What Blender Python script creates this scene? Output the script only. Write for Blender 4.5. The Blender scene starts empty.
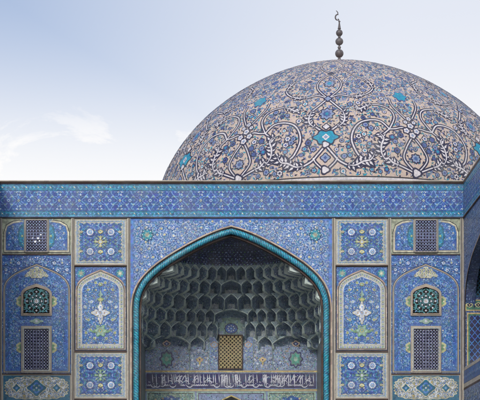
import bpy, math, random
from math import sin, cos, pi, radians, hypot, atan2, sqrt, exp
random.seed(7)
S = bpy.context.scene
C = S.collection

# ------------------------------------------------------------------ camera
cam_d = bpy.data.cameras.new('camera'); cam = bpy.data.objects.new('camera', cam_d); C.objects.link(cam)
cam.location = (0, -75, 1.6); cam.rotation_euler = (pi/2, 0, 0)
cam_d.lens = 112.5; cam_d.sensor_width = 36
cam_d.shift_x = (240-231.2)/480; cam_d.shift_y = 320/480
cam_d.clip_start = 0.5; cam_d.clip_end = 3000
S.camera = cam

# ------------------------------------------------------------------ light
SUN_EL, SUN_AZ = radians(33), radians(196)      # azimuth: direction the light comes from, clockwise from +Y
w = bpy.data.worlds.new('World'); S.world = w; w.use_nodes = True
nt = w.node_tree; nt.nodes.clear(); N = nt.nodes.new; L = nt.links.new
out = N('ShaderNodeOutputWorld'); bg = N('ShaderNodeBackground'); L(bg.outputs[0], out.inputs[0])
sky = N('ShaderNodeTexSky'); sky.sky_type = 'NISHITA'; sky.sun_disc = False
sky.sun_elevation = SUN_EL; sky.sun_rotation = SUN_AZ; sky.air_density = 1.0; sky.dust_density = 1.5
tc = N('ShaderNodeTexCoord')
def mapping(scale, loc=(0, 0, 0)):
    m = N('ShaderNodeMapping'); m.inputs['Scale'].default_value = scale; m.inputs['Location'].default_value = loc
    L(tc.outputs['Generated'], m.inputs['Vector']); return m
def wnoise(scale, mp, detail=6, rough=.55, dist=0):
    n = N('ShaderNodeTexNoise'); n.inputs['Scale'].default_value = scale; n.inputs['Detail'].default_value = detail
    n.inputs['Roughness'].default_value = rough; n.inputs['Distortion'].default_value = dist
    L(mp.outputs[0], n.inputs['Vector']); return n
def ramp(src, a, b, c0=0, c1=1):
    r = N('ShaderNodeMapRange'); r.interpolation_type = 'SMOOTHSTEP'
    r.inputs[1].default_value = a; r.inputs[2].default_value = b; r.inputs[3].default_value = c0; r.inputs[4].default_value = c1
    L(src, r.inputs[0]); return r.outputs[0]
def wmath(op, a, b):
    m = N('ShaderNodeMath'); m.operation = op; m.use_clamp = True
    for i, x in enumerate((a, b)):
        if isinstance(x, (int, float)): m.inputs[i].default_value = x
        else: L(x, m.inputs[i])
    return m.outputs[0]
sep = N('ShaderNodeSeparateXYZ'); L(tc.outputs['Generated'], sep.inputs[0])
veil = ramp(sep.outputs[2], .36, .20, .12, .9)                 # thin overcast thickens towards the horizon
soft = ramp(wnoise(5.5, mapping((1, 1, 1.6), (3.1, 0, .4)), 7, .58, .4).outputs[0], .38, .66, 0, .62)   # broad hazy veils
east = ramp(sep.outputs[0], -.26, .12, 0, .92)                 # the veil is thicker on the right
puff = ramp(wnoise(8, mapping((1, 1, 2.0), (2.6, 8.1, 5.5)), 10, .68, .8).outputs[0], .37, .66, 0, 1)
puffz = ramp(sep.outputs[2], .31, .24, 0, 1)
cl = wmath('MAXIMUM', wmath('MAXIMUM', veil, wmath('MAXIMUM', soft, east)), wmath('MULTIPLY', puff, wmath('MULTIPLY', puffz, .95)))
mix = N('ShaderNodeMix'); mix.data_type = 'RGBA'; L(cl, mix.inputs[0])
sk2 = N('ShaderNodeMix'); sk2.data_type = 'RGBA'; sk2.inputs[0].default_value = .35
L(sky.outputs[0], sk2.inputs[6]); sk2.inputs[7].default_value = (3.6, 4.5, 7.0, 1)
L(sk2.outputs[2], mix.inputs[6])
ccol = N('ShaderNodeMix'); ccol.data_type = 'RGBA'; L(ramp(sep.outputs[2], .33, .2), ccol.inputs[0])
ccol.inputs[6].default_value = (6.4, 6.65, 7.3, 1); ccol.inputs[7].default_value = (8.5, 8.3, 8.05, 1)
L(ccol.outputs[2], mix.inputs[7])
L(mix.outputs[2], bg.inputs[0]); bg.inputs[1].default_value = .10
sun_d = bpy.data.lights.new('sun', 'SUN'); sun = bpy.data.objects.new('sun', sun_d); C.objects.link(sun)
sun_d.energy = 1.5; sun_d.angle = radians(16); sun_d.color = (1, .95, .88)
sd = (sin(SUN_AZ)*cos(SUN_EL), cos(SUN_AZ)*cos(SUN_EL), sin(SUN_EL))
import mathutils
sun.rotation_euler = mathutils.Vector(sd).to_track_quat('Z', 'Y').to_euler(); sun.location = (0, -20, 60)
S.view_settings.view_transform = 'Standard'; S.view_settings.look = 'None'
S.view_settings.exposure = 0.34; S.view_settings.gamma = 1; S.view_settings.use_curve_mapping = False
S.cycles.max_bounces = 6; S.cycles.diffuse_bounces = 4

# ------------------------------------------------------------------ materials
def lin(c): return tuple(((x/255)/12.92 if x/255 <= .04045 else ((x/255+.055)/1.055)**2.4) for x in c)
MATS = {}
def glaze(name, rgb, rough=.38, var=.35, cell=9.0, spec=.4, hue=.02):
    """glazed tile cut in small pieces: every piece a slightly different tone, faint dust over all"""
    m = bpy.data.materials.new(name); m.use_nodes = True; t = m.node_tree; n = t.nodes; l = t.links
    b = n['Principled BSDF']; b.inputs['Roughness'].default_value = rough; b.inputs['Specular IOR Level'].default_value = spec
    tcn = n.new('ShaderNodeTexCoord')
    v = n.new('ShaderNodeTexVoronoi'); v.inputs['Scale'].default_value = cell; l.new(tcn.outputs['Object'], v.inputs['Vector'])
    h = n.new('ShaderNodeHueSaturation'); h.inputs['Color'].default_value = (*lin(rgb), 1)
    sp = n.new('ShaderNodeSeparateColor'); l.new(v.outputs['Color'], sp.inputs[0])
    mr = n.new('ShaderNodeMapRange'); mr.inputs[3].default_value = 1-var; mr.inputs[4].default_value = 1+var; l.new(sp.outputs[0], mr.inputs[0])
    l.new(mr.outputs[0], h.inputs['Value'])
    mh = n.new('ShaderNodeMapRange'); mh.inputs[3].default_value = .5-hue; mh.inputs[4].default_value = .5+hue; l.new(sp.outputs[1], mh.inputs[0])
    l.new(mh.outputs[0], h.inputs['Hue'])
    ns = n.new('ShaderNodeTexNoise'); ns.inputs['Scale'].default_value = .9; ns.inputs['Detail'].default_value = 7; l.new(tcn.outputs['Object'], ns.inputs['Vector'])
    dm = n.new('ShaderNodeMapRange'); dm.inputs[1].default_value = .42; dm.inputs[2].default_value = .78; dm.inputs[3].default_value = .06; dm.inputs[4].default_value = .34
    l.new(ns.outputs[0], dm.inputs[0])
    mx = n.new('ShaderNodeMix'); mx.data_type = 'RGBA'; l.new(dm.outputs[0], mx.inputs[0]); l.new(h.outputs[0], mx.inputs[6])
    mx.inputs[7].default_value = (*lin((150, 152, 152)), 1); l.new(mx.outputs[2], b.inputs['Base Color'])
    bp = n.new('ShaderNodeBump'); bp.inputs['Strength'].default_value = .25; bp.inputs['Distance'].default_value = .01
    l.new(sp.outputs[2], bp.inputs['Height']); l.new(bp.outputs[0], b.inputs['Normal'])
    MATS[name] = m; return m
def speckle(name, base, spots, vine, scale=8.0, vscale=2.6, dens=.36, rough=.38, vw=.022, cover=.5, var=.35):
    """tile ground with a fine printed vine (iso-lines of noise) and small blossoms (voronoi dots)"""
    m = glaze(name, base, rough, var); t = m.node_tree; n = t.nodes; l = t.links; b = n['Principled BSDF']
    mx = b.inputs['Base Color'].links[0].from_node; hsv = [x for x in n if x.bl_idname == 'ShaderNodeHueSaturation'][0]
    tcn = [x for x in n if x.bl_idname == 'ShaderNodeTexCoord'][0]
    ns = n.new('ShaderNodeTexNoise'); ns.inputs['Scale'].default_value = vscale; ns.inputs['Detail'].default_value = 1.5; l.new(tcn.outputs['Object'], ns.inputs['Vector'])
    s1 = n.new('ShaderNodeMath'); s1.operation = 'PINGPONG'; s1.inputs[1].default_value = .07; l.new(ns.outputs[0], s1.inputs[0])
    s2 = n.new('ShaderNodeMath'); s2.operation = 'LESS_THAN'; s2.inputs[1].default_value = vw*.6; l.new(s1.outputs[0], s2.inputs[0])
    m1 = n.new('ShaderNodeMix'); m1.data_type = 'RGBA'; l.new(s2.outputs[0], m1.inputs[0]); l.new(hsv.outputs[0], m1.inputs[6]); m1.inputs[7].default_value = (*lin(vine), 1)
    prev = m1
    for i, (rgb, sc, th, rnd) in enumerate(spots):
        v = n.new('ShaderNodeTexVoronoi'); v.inputs['Scale'].default_value = scale*sc; v.inputs['Randomness'].default_value = rnd
        mp = n.new('ShaderNodeMapping'); mp.inputs['Location'].default_value = (i*3.7, i*1.3, i*2.1); l.new(tcn.outputs['Object'], mp.inputs['Vector']); l.new(mp.outputs[0], v.inputs['Vector'])
        lt = n.new('ShaderNodeMath'); lt.operation = 'LESS_THAN'; lt.inputs[1].default_value = th; l.new(v.outputs['Distance'], lt.inputs[0])
        sp = n.new('ShaderNodeSeparateColor'); l.new(v.outputs['Color'], sp.inputs[0])
        g = n.new('ShaderNodeMath'); g.operation = 'LESS_THAN'; g.inputs[1].default_value = cover; l.new(sp.outputs[1], g.inputs[0])
        mu = n.new('ShaderNodeMath'); mu.operation = 'MULTIPLY'; l.new(lt.outputs[0], mu.inputs[0]); l.new(g.outputs[0], mu.inputs[1])
        m2 = n.new('ShaderNodeMix'); m2.data_type = 'RGBA'; l.new(mu.outputs[0], m2.inputs[0]); l.new(prev.outputs[2], m2.inputs[6]); m2.inputs[7].default_value = (*lin(rgb), 1)
        prev = m2
    l.new(prev.outputs[2], mx.inputs[6]); return m

glaze('cobalt', (38, 84, 152)); glaze('frieze_blue', (36, 84, 158), var=.25); glaze('navy', (20, 26, 74)); glaze('ink', (16, 18, 34), .5)
glaze('turquoise', (34, 148, 172)); glaze('teal', (22, 105, 135)); glaze('deep_turquoise', (10, 82, 120))
glaze('light_blue', (118, 160, 212)); glaze('sky_blue', (70, 125, 205)); glaze('white', (214, 220, 230)); glaze('lavender', (148, 170, 204))
glaze('cream', (208, 204, 178)); glaze('yellow', (196, 188, 116)); glaze('leaf_green', (112, 160, 118)); glaze('pale_green', (150, 182, 168))
glaze('tan', (178, 168, 154), .7, var=.15, cell=3); glaze('grey_tan', (160, 154, 146), .7, var=.15, cell=4); glaze('brown', (72, 52, 44), .75, cell=3)
glaze('dark_line', (34, 34, 44), .8); glaze('pink_tan', (188, 166, 148), .6, cell=4); glaze('ochre', (196, 176, 116), .6)
glaze('lunette_edge', (160, 166, 142)); glaze('turq_grey', (70, 142, 150)); glaze('straw', (186, 188, 142)); glaze('pale_sky', (162, 190, 224), var=.15); glaze('lav_dark', (122, 128, 172)); glaze('rib_green', (112, 134, 136), .45); glaze('hole', (8, 9, 14), .9, spec=.1)  # last one: near-black paint for the shade inside windows and doorway
speckle('blue_field', (42, 94, 162), [((104, 152, 214), 1.3, .28, 1), ((170, 205, 240), .9, .2, 1)], (78, 128, 205), cover=.35)
speckle('spandrel_field', (64, 110, 172), [((215, 225, 240), 1.0, .26, 1), ((130, 165, 225), 1.5, .3, 1), ((40, 70, 165), .9, .3, 1)], (104, 146, 212), cover=.35)
speckle('pale_border', (196, 196, 184), [((120, 150, 178), 1.4, .3, .6), ((204, 200, 160), 1.1, .28, .8), ((150, 110, 120), 1.2, .22, 1)], (160, 172, 180), cover=.35, var=.12)
speckle('lace_border', (160, 168, 158), [((60, 105, 165), 1.2, .28, .8), ((196, 176, 110), 1.2, .3, 1)], (120, 145, 160), cover=.6)
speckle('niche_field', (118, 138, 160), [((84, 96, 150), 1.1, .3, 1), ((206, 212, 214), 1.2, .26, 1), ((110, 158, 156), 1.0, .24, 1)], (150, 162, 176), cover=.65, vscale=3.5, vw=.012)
speckle('wall_field', (124, 142, 176), [((198, 206, 220), 1.0, .24, 1), ((110, 170, 165), .8, .26, 1), ((34, 40, 98), 1.2, .36, 1), ((178, 150, 110), .9, .2, 1)], (132, 150, 190), cover=.55)
speckle('wing_field', (56, 78, 128), [((150, 165, 195), 1.0, .26, 1), ((38, 50, 110), .8, .3, 1)], (118, 130, 160), cover=.5)
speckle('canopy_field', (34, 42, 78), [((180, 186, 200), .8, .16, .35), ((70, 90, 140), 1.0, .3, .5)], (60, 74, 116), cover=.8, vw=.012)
speckle('green_panel', (126, 156, 146), [((190, 200, 180), 1.1, .25, 1), ((64, 100, 130), .9, .25, 1)], (90, 130, 140), cover=.5)
speckle('turq_band', (24, 138, 176), [((80, 175, 205), 1.3, .28, .7), ((20, 70, 140), 1.0, .26, .8)], (30, 90, 150), cover=.6)
speckle('teal_field', (28, 98, 130), [((110, 160, 170), 1.2, .22, 1)], (50, 120, 140))
speckle('dome_field', (194, 176, 162), [((160, 150, 176), 1.0, .2, 1), ((120, 130, 170), .8, .16, 1)], (170, 150, 158), scale=4, cover=.6, vw=.012, var=.10, rough=.65)

# ------------------------------------------------------------------ mesh helpers
def link(name, me, parent=None, loc=None):
    o = bpy.data.objects.new(name, me); C.objects.link(o)
    if parent: o.parent = parent
    if loc: o.location = loc
    return o
def make_mesh(name, V, F, MI, mats, smooth=False):
    me = bpy.data.meshes.new(name); me.from_pydata(V, [], F)
    for m in mats: me.materials.append(MATS[m] if isinstance(m, str) else m)
    me.polygons.foreach_set('material_index', MI if len(MI) == len(F) else [0]*len(F))
    if smooth: me.polygons.foreach_set('use_smooth', [True]*len(F))
    me.update(); return me
def thing(name, label, cat, loc=(0, 0, 0), group=None):
    o = bpy.data.objects.new(name, None); C.objects.link(o); o.location = loc; o.empty_display_size = .5
    o['label'] = label; o['category'] = cat
    if group: o['group'] = group
    return o

class Inlay:
    """tile mosaic: flat cut pieces laid in thin layers on a surface. u right, v up, metres."""
    def __init__(s): s.V = []; s.F = []; s.M = []; s.names = []; s.k = 0
    def mi(s, m):
        if m not in s.names: s.names.append(m)
        return s.names.index(m)
    def poly(s, pts, m, layer=1):
        s.k += 1; o = layer*.004+(s.k % 31)*.0001; b = len(s.V)
        s.V += [(p[0], p[1], o) for p in pts]; s.F.append(tuple(range(b, b+len(pts)))); s.M.append(s.mi(m))
    def rect(s, u0, v0, u1, v1, m, layer=1): s.poly([(u0, v0), (u1, v0), (u1, v1), (u0, v1)], m, layer)
    def frame(s, u0, v0, u1, v1, wd, m, layer=1):
        s.rect(u0, v0, u1, v0+wd, m, layer); s.rect(u0, v1-wd, u1, v1, m, layer)
        s.rect(u0, v0+wd, u0+wd, v1-wd, m, layer); s.rect(u1-wd, v0+wd, u1, v1-wd, m, layer)
    def strip(s, A, B, m, layer=1):
        s.k += 1; o = layer*.004+(s.k % 31)*.0001; b = len(s.V); n = len(A)
        s.V += [(p[0], p[1], o) for p in A]+[(p[0], p[1], o) for p in B]; mi = s.mi(m)
        for i in range(n-1): s.F.append((b+i, b+i+1, b+n+i+1, b+n+i)); s.M.append(mi)
    def ribbon(s, pts, wd, m, layer=2, taper=False):
        n = len(pts)
        if n < 2: return
        A = []; B = []
        for i, p in enumerate(pts):
            q0 = pts[max(0, i-1)]; q1 = pts[min(n-1, i+1)]; dx, dy = q1[0]-q0[0], q1[1]-q0[1]; d = hypot(dx, dy) or 1
            h = wd/2*(1 if not taper else max(.15, sin(pi*(i+.5)/n)))
            A.append((p[0]-dy/d*h, p[1]+dx/d*h)); B.append((p[0]+dy/d*h, p[1]-dx/d*h))
        s.strip(A, B, m, layer)
    def star(s, c, r, n, m, layer=3, inner=.55, rot=0, sy=1):
        s.poly([(c[0]+cos(rot+pi*i/n)*r*(1 if i % 2 == 0 else inner), c[1]+sin(rot+pi*i/n)*r*sy*(1 if i % 2 == 0 else inner)) for i in range(2*n)], m, layer)
    def disc(s, c, r, m, layer=3, n=10, sy=1): s.poly([(c[0]+cos(2*pi*i/n)*r, c[1]+sin(2*pi*i/n)*r*sy) for i in range(n)], m, layer)
    def leaf(s, c, a, Ln, wd, m, layer=3):
        ca, sa = cos(a), sin(a)
        s.poly([(c[0]+x*ca-y*sa, c[1]+x*sa+y*ca) for x, y in ((0, 0), (Ln*.35, wd/2), (Ln, 0), (Ln*.35, -wd/2))], m, layer)
    def flower(s, c, r, petals, m, mc, layer=3, outline=None, sy=1):
        if outline: s.star(c, r*1.3, petals, outline, layer, .8, random.random(), sy)
        s.star(c, r, petals, m, layer+1, .6, random.random(), sy); s.disc(c, r*.38, mc, layer+2, 6, sy)
    def palmette(s, c, r, m, m2, m3, layer=4, up=1, sx=1):
        """lobed palmette of five lobes and a heart"""
        pts = []
        for i in range(41):
            t = -pi*.15+pi*1.3*i/40
            rr = r*(.72+.28*abs(sin(t*2.5+pi*.25)))
            pts.append((c[0]+cos(t)*rr*1.15*sx, c[1]+sin(t)*rr*up))
        pts.append((c[0], c[1]-r*.75*up))
        s.poly(pts, m, layer)
        s.poly([(c[0]+(p[0]-c[0])*.66, c[1]+(p[1]-c[1])*.66) for p in pts], m2, layer+1)
        s.disc((c[0], c[1]+r*.08*up), r*.24, m3, layer+2, 8)
    def mirror(s, u0=0, start=(0, 0)):
        v0, f0 = start; b = len(s.V); V = s.V[v0:]; F = s.F[f0:]; M = s.M[f0:]
        s.V += [(2*u0-p[0], p[1], p[2]+.0031) for p in V]
        s.F += [tuple(reversed([i-v0+b for i in f])) for f in F]; s.M += M
    def mirror_v(s, v1=0, start=(0, 0)):
        v0, f0 = start; b = len(s.V); V = s.V[v0:]; F = s.F[f0:]; M = s.M[f0:]
        s.V += [(p[0], 2*v1-p[1], p[2]+.0032) for p in V]
        s.F += [tuple(reversed([i-v0+b for i in f])) for f in F]; s.M += M
    def mark(s): return (len(s.V), len(s.F))
    def build(s, name, fn, parent, loc=None):
        me = make_mesh(name, [fn(*p) for p in s.V], s.F, s.M, s.names)
        return link(name, me, parent, loc)
def front(Y=0.0):                                   # a wall facing -Y
    return lambda u, v, o: (u, Y-o, v)

def floral(c, inside, box, pitch, stem, fl, leafm, layer=2, half=False, wd=.022, fr=.06, seed=1, leaves=6, turns=1.35):
    """arabesque: scrolls on a staggered grid, a blossom at each heart, leaves and buds along the stem"""
    R = random.Random(seed); u0, v0, u1, v1 = box; row = 0; v = v0
    while v <= v1+pitch:
        u = u0+(pitch/2 if row % 2 else 0); k = 0
        while u <= u1+pitch:
            p = (u+R.uniform(-.1, .1)*pitch, v+R.uniform(-.1, .1)*pitch); dr = 1 if (row+k) % 2 else -1; a0 = R.uniform(0, 2*pi)
            run = []; n = 22
            for i in range(n):
                t = i/(n-1); a = a0+dr*t*turns*2*pi; r = pitch*(.56-.42*t); q = (p[0]+cos(a)*r, p[1]+sin(a)*r)
                if inside(*q) and not (half and q[0] < 0): run.append(q)
                else:
                    c.ribbon(run, wd, stem, layer); run = []
                if i % max(1, int(n/leaves)) == 1 and inside(*q) and not (half and q[0] < .02):
                    s_ = R.choice((-1, 1)); c.leaf(q, a+dr*pi/2+s_*.9, fr*1.5, fr*.75, R.choice(leafm), layer+1)
                    if R.random() < .4:
                        b = (q[0]+cos(a)*fr*1.5, q[1]+sin(a)*fr*1.5)
                        if inside(*b) and not (half and b[0] < .02): c.star(b, fr*.55, 4, R.choice(fl), layer+1, .6, R.random())
            c.ribbon(run, wd, stem, layer)
            if inside(*p) and not (half and p[0] < -.001): c.flower(p, fr*R.uniform(.9, 1.25), R.choice((5, 6, 8)), R.choice(fl), R.choice(('yellow', 'cobalt', 'turquoise')), layer+2)
            u += pitch; k += 1
        v += pitch*.87; row += 1

def box_mesh(name, boxes, mats, mi=None):
    V = []; F = []; M = []
    for j, (x0, x1, y0, y1, z0, z1) in enumerate(boxes):
        b = len(V); V += [(x, y, z) for x in (x0, x1) for y in (y0, y1) for z in (z0, z1)]
        F += [tuple(b+i for i in f) for f in ((0, 1, 3, 2), (4, 6, 7, 5), (0, 4, 5, 1), (2, 3, 7, 6), (0, 2, 6, 4), (1, 5, 7, 3))]
        M += [mi[j] if mi else 0]*6
    return make_mesh(name, V, F, M, mats)
PX = .05
def ZF(py): return (520-py)*PX+1.6           # height on the facade plane
def HX(a): return a*PX

# ------------------------------------------------------------------ ground
def ground_mat():
    m = bpy.data.materials.new('court_paving'); m.use_nodes = True; n = m.node_tree.nodes; l = m.node_tree.links; b = n['Principled BSDF']
    t = n.new('ShaderNodeTexCoord'); br = n.new('ShaderNodeTexBrick'); l.new(t.outputs['Object'], br.inputs['Vector'])
    br.inputs['Scale'].default_value = 1; br.inputs['Brick Width'].default_value = .8; br.inputs['Row Height'].default_value = .5; br.inputs['Mortar Size'].default_value = .012
    br.inputs['Color1'].default_value = (.26, .245, .22, 1); br.inputs['Color2'].default_value = (.21, .2, .18, 1); br.inputs['Mortar'].default_value = (.12, .11, .1, 1)
    l.new(br.outputs['Color'], b.inputs['Base Color']); b.inputs['Roughness'].default_value = .85; return m
g = link('ground', make_mesh('ground', [(-900, -900, 0), (900, -900, 0), (900, 900, 0), (-900, 900, 0)], [(0, 1, 2, 3)], [0], [ground_mat()])); g['kind'] = 'structure'

# ------------------------------------------------------------------ main facade
FAC = thing('mosque_facade', 'blue tiled mosque front with a tall pointed niche of honeycomb vaulting under the long frieze', 'mosque', (0, 0, 0))
A_COL0, A_COL1, A_OUT0, A_OUT1, A_END = 104.2, 157, 160, 229, 232.8
ZT = ZF(181)                       # top of the cornice

# arch centre line (offset, py)
_ctl = [(0, 231.5), (12, 235), (30, 242.8), (52, 254.8), (72, 268), (86, 281.5), (93, 295), (95, 309)]
def catmull(P, n=10):
    out = []
    for i in range(len(P)-1):
        p0 = P[max(i-1, 0)] if i else (2*P[0][0]-P[1][0], 2*P[0][1]-P[1][1]); p1 = P[i]; p2 = P[i+1]; p3 = P[i+2] if i+2 < len(P) else (P[-1][0], P[-1][1]+14)
        for k in range(n):
            t = k/n
            out.append(tuple(.5*(2*p1[j]+(-p0[j]+p2[j])*t+(2*p0[j]-5*p1[j]+4*p2[j]-p3[j])*t*t+(-p0[j]+3*p1[j]-3*p2[j]+p3[j])*t**3) for j in (0, 1)))
    out.append(P[-1]); return out
ARC = [(HX(a), ZF(p)) for a, p in catmull(_ctl)]       # right half, apex first
ARC_FULL = ARC+[(HX(95), z) for z in (11, 10, 9, 8, 6, 4, 2, 0.3)]
def offset(curve, d):
    """offset a right-half arch outwards by d; apex kept on the axis"""
    n = len(curve); o = []
    for i, p in enumerate(curve):
        q0 = curve[max(i-1, 0)]; q1 = curve[min(i+1, n-1)]; dx, dz = q1[0]-q0[0], q1[1]-q0[1]; L_ = hypot(dx, dz) or 1
        o.append((p[0]-dz/L_*d, p[1]+dx/L_*d))
    dx, dz = curve[1][0]-curve[0][0], curve[1][1]-curve[0][1]; L_ = hypot(dx, dz)
    o[0] = (0, curve[0][1]+d*L_/dx)
    return [o[0]]+[q for q in o[1:] if q[0] > 0.002]
def match(a, b): n = min(len(a), len(b)); return a[-n:] if len(a) > n else a, b[-n:] if len(b) > n else b
def arch_half(z, d=0):
    """half width of the opening at height z"""
    c = offset(ARC, d)
    if z <= c[-1][1]: return c[-1][0]
    if z >= c[0][1]: return 0
    for p, q in zip(c, c[1:]):
        if q[1] <= z <= p[1]: return p[0]+(q[0]-p[0])*((p[1]-z)/((p[1]-q[1]) or 1))
    return 0

# structural wall: solid around the opening
OUTC = offset(ARC_FULL, .1)
V = []; F = []
XE = HX(A_END); ZW = ZF(184)
for Yp in (0.0, .42):
    pass
prof = [(p[0], p[1]) for p in OUTC]
def wall_half(sgn):
    V = []; F = []
    pts = prof; n = len(pts)
    for p in pts: V += [(sgn*p[0], 0, p[1]), (sgn*p[0], .42, p[1]), (sgn*(XE if p[1] < 1e9 else 0), 0, 0)]
    V = []
    # front strips: each arch point joined to the outer rectangle boundary
    for i, p in enumerate(pts):
        t = i/(n-1)
        ang = i
        if p[1] > ZF(300): q = (p[0]/max(1e-6, pts[-1][0])*XE, ZW)
        else: q = (XE, None)
        V.append((sgn*p[0], 0, p[1])); V.append((sgn*(q[0]), 0, ZW if q[1] is not None else p[1])); V.append((sgn*p[0], .42, p[1]))
    for i in range(n-1):
        a, b = 3*i, 3*(i+1)
        F.append((a, b, b+1, a+1)); F.append((a, a+2, b+2, b))
    b = len(V)
    V += [(sgn*XE, 0, 0), (sgn*XE, 7, 0), (sgn*XE, 7, ZW), (sgn*XE, 0, ZW), (0, 0, ZW), (0, 7, ZW),
          (sgn*5.3, .42, 0), (sgn*5.3, 6.6, 0), (0, 6.6, 0), (sgn*5.3, .42, 16.5), (sgn*5.3, 6.6, 16.5), (0, 6.6, 16.5), (0, .42, 16.5), (sgn*4.84, .42, 0)]
    F += [(b, b+1, b+2, b+3), (b+3, b+2, b+5, b+4), (b+6, b+7, b+10, b+9), (b+7, b+8, b+11, b+10), (b+9, b+10, b+11, b+12)]
    # inner face of the arch plate
    for i in range(n-1):
        p, q = pts[i], pts[i+1]; k = len(V)
        V += [(sgn*p[0], .42, p[1]), (sgn*q[0], .42, q[1]), (sgn*5.3 if q[1] < ZF(300) else sgn*q[0]/pts[-1][0]*5.3, .42, q[1] if q[1] < ZF(300) else 16.5),
              (sgn*5.3 if p[1] < ZF(300) else sgn*p[0]/pts[-1][0]*5.3, .42, p[1] if p[1] < ZF(300) else 16.5)]
        F.append((k, k+1, k+2, k+3))
    return V, F
Va, Fa = wall_half(1); Vb, Fb = wall_half(-1); k = len(Va)
link('wall', make_mesh('wall', Va+Vb, Fa+[tuple(i+k for i in f) for f in Fb], [], ['grey_tan']), FAC)
# roof deck and rear block that carry the dome
link('roof', box_mesh('roof', [(-XE, XE, 7, 20, 0, ZW-.3)], ['grey_tan']), FAC)

# cornice
cb = [(-XE, XE, -.16, 6.9, ZF(182.1), ZT), (-XE, XE, -.10, .3, ZF(183.6), ZF(182.1)), (-XE, XE, -.08, .3, ZF(184.2), ZF(183.6))]
link('cornice', box_mesh('cornice', cb, ['tan', 'brown', 'dark_line'], [0, 1, 2]), FAC)

# ---- frieze
def frieze_strip(length, seed=3):
    """frieze running 0..length in u, v=0 at its lower edge (py 217.3) up to 33 px"""
    c = Inlay(); H = 33*PX; T = 6.2*PX
    c.rect(0, 0, length, H, 'frieze_blue', 0)
    for v0, v1 in ((.02, T), (H-T-.02, H-.02)):
        c.rect(0, v0, length, v1, 'turq_band', 1)
        c.rect(0, v0+.02, length, v0+.045, 'light_blue' if v0 < .1 else 'teal', 2); c.rect(0, v1-.045, length, v1-.015, 'teal', 2)
        u = .05; vm = (v0+v1)/2
        while u < length-.1:
            c.leaf((u, vm-.06), .8, .15, .055, 'teal', 2); c.leaf((u+.1, vm+.06), -.8, .15, .055, 'light_blue' if int(u/.2) % 3 else 'cream', 3); u += .2
    per = 20*PX; n = max(1, round(length/per)); per = length/n; vm = H/2; h = (H-2*T)/2
    for i in range(n):
        u = per*(i+.5)
        # lobed lozenge
        pts = []
        for k in range(49):
            a = 2*pi*k/48; r = (.30+.055*cos(4*a)+.03*cos(8*a)); pts.append((u+cos(a)*r, vm+sin(a)*r*1.28))
        c.ribbon(pts, .028, 'light_blue', 3); c.flower((u, vm), .1, 8, 'pale_sky', 'frieze_blue', 4)
        for s_ in (-1, 1):
            for q in (-1, 1):
                c.leaf((u+s_*.05, vm+q*.1), q*pi/2-s_*.55*q, .22, .07, 'light_blue', 3)
                c.star((u+s_*.17, vm+q*.19), .05, 5, 'pale_green', 4)
                c.star((u+s_*.22, vm+q*.02), .03, 4, 'light_blue', 4)
                # corner scrolls towards the next motif
                sp = [(u+s_*(.30+.15*cos(t)), vm+q*(.31-.13*sin(t))) for t in [x*.35-1.5 for x in range(14)]]
                c.ribbon([p for p in sp if abs(p[1]-vm) < h-.02], .022, 'light_blue', 3)
                c.leaf((u+s_*.36, vm+q*.40), q*s_*.4, .14*s_, .05, 'white', 4)
                c.star((u+s_*.46, vm+q*.30), .055, 5, 'light_blue', 4); c.star((u+s_*.44, vm+q*.43), .035, 4, 'pale_green', 4)
                c.leaf((u+s_*.5, vm+q*.1), q*pi/2-.3*s_*q, .2, .05, 'sky_blue', 3)
        ue = per*i
        for q in (-1, 1):
            c.ribbon([(ue+x*.02, vm+q*(.05+.16*abs(sin(x*.16)))) for x in range(-9, 10) if 0 < ue+x*.02 < length], .022, 'light_blue', 4)
            c.flower((ue+.06, vm+q*.28), .055, 6, 'white', 'turquoise', 4) if i else None
        if i: c.flower((ue, vm), .075, 6, 'cream', 'turquoise', 5)
    R = random.Random(seed)
    for k in range(int(length/.1)):
        u = .08+k*.1
        for q in (-1, 1):
            c.leaf((u, vm+q*(h-.04)), -q*pi/2+(.5 if k % 2 else -.5), .11, .045, 'light_blue', 2)
    for _ in range(int(length*44)):
        p = (R.uniform(.1, length-.1), R.uniform(T+.06, H-T-.06))
        c.star(p, R.uniform(.014, .028), 4, R.choice(('sky_blue', 'light_blue', 'sky_blue', 'turquoise')), 2)
    return c
ZFR = ZF(217.3)
fr = frieze_strip(2*XE-.02).build('frieze', front(-.05), FAC, (-XE+.01, 0, ZFR))
link('string_course', box_mesh('string_course', [(-XE, XE, -.085, .05, ZF(218.4), ZF(217.3))], ['dark_line']), FAC)

# ---- vertical mouldings
def moulding(a0, a1, z1=ZF(218.5), z0=0):
    w_ = (a1-a0)*PX
    bx_ = [(0, w_*.28, -.07, 0, z0, z1), (w_*.28, w_*.46, -.03, 0, z0, z1), (w_*.46, w_*.8, -.09, 0, z0, z1), (w_*.8, w_, -.05, 0, z0, z1)]
    return box_mesh('moulding', bx_, ['grey_tan', 'dark_line', 'tan', 'pale_border'], [0, 1, 2, 3])
for a0, a1 in ((100.8, 104.2), (157, 160), (229, 232.8)):
    me = moulding(a0, a1)
    for s_ in (1, -1):
        o = link('moulding', me, FAC, (s_*HX(a0), 0, 0)); o.scale = (s_, 1, 1)

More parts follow.
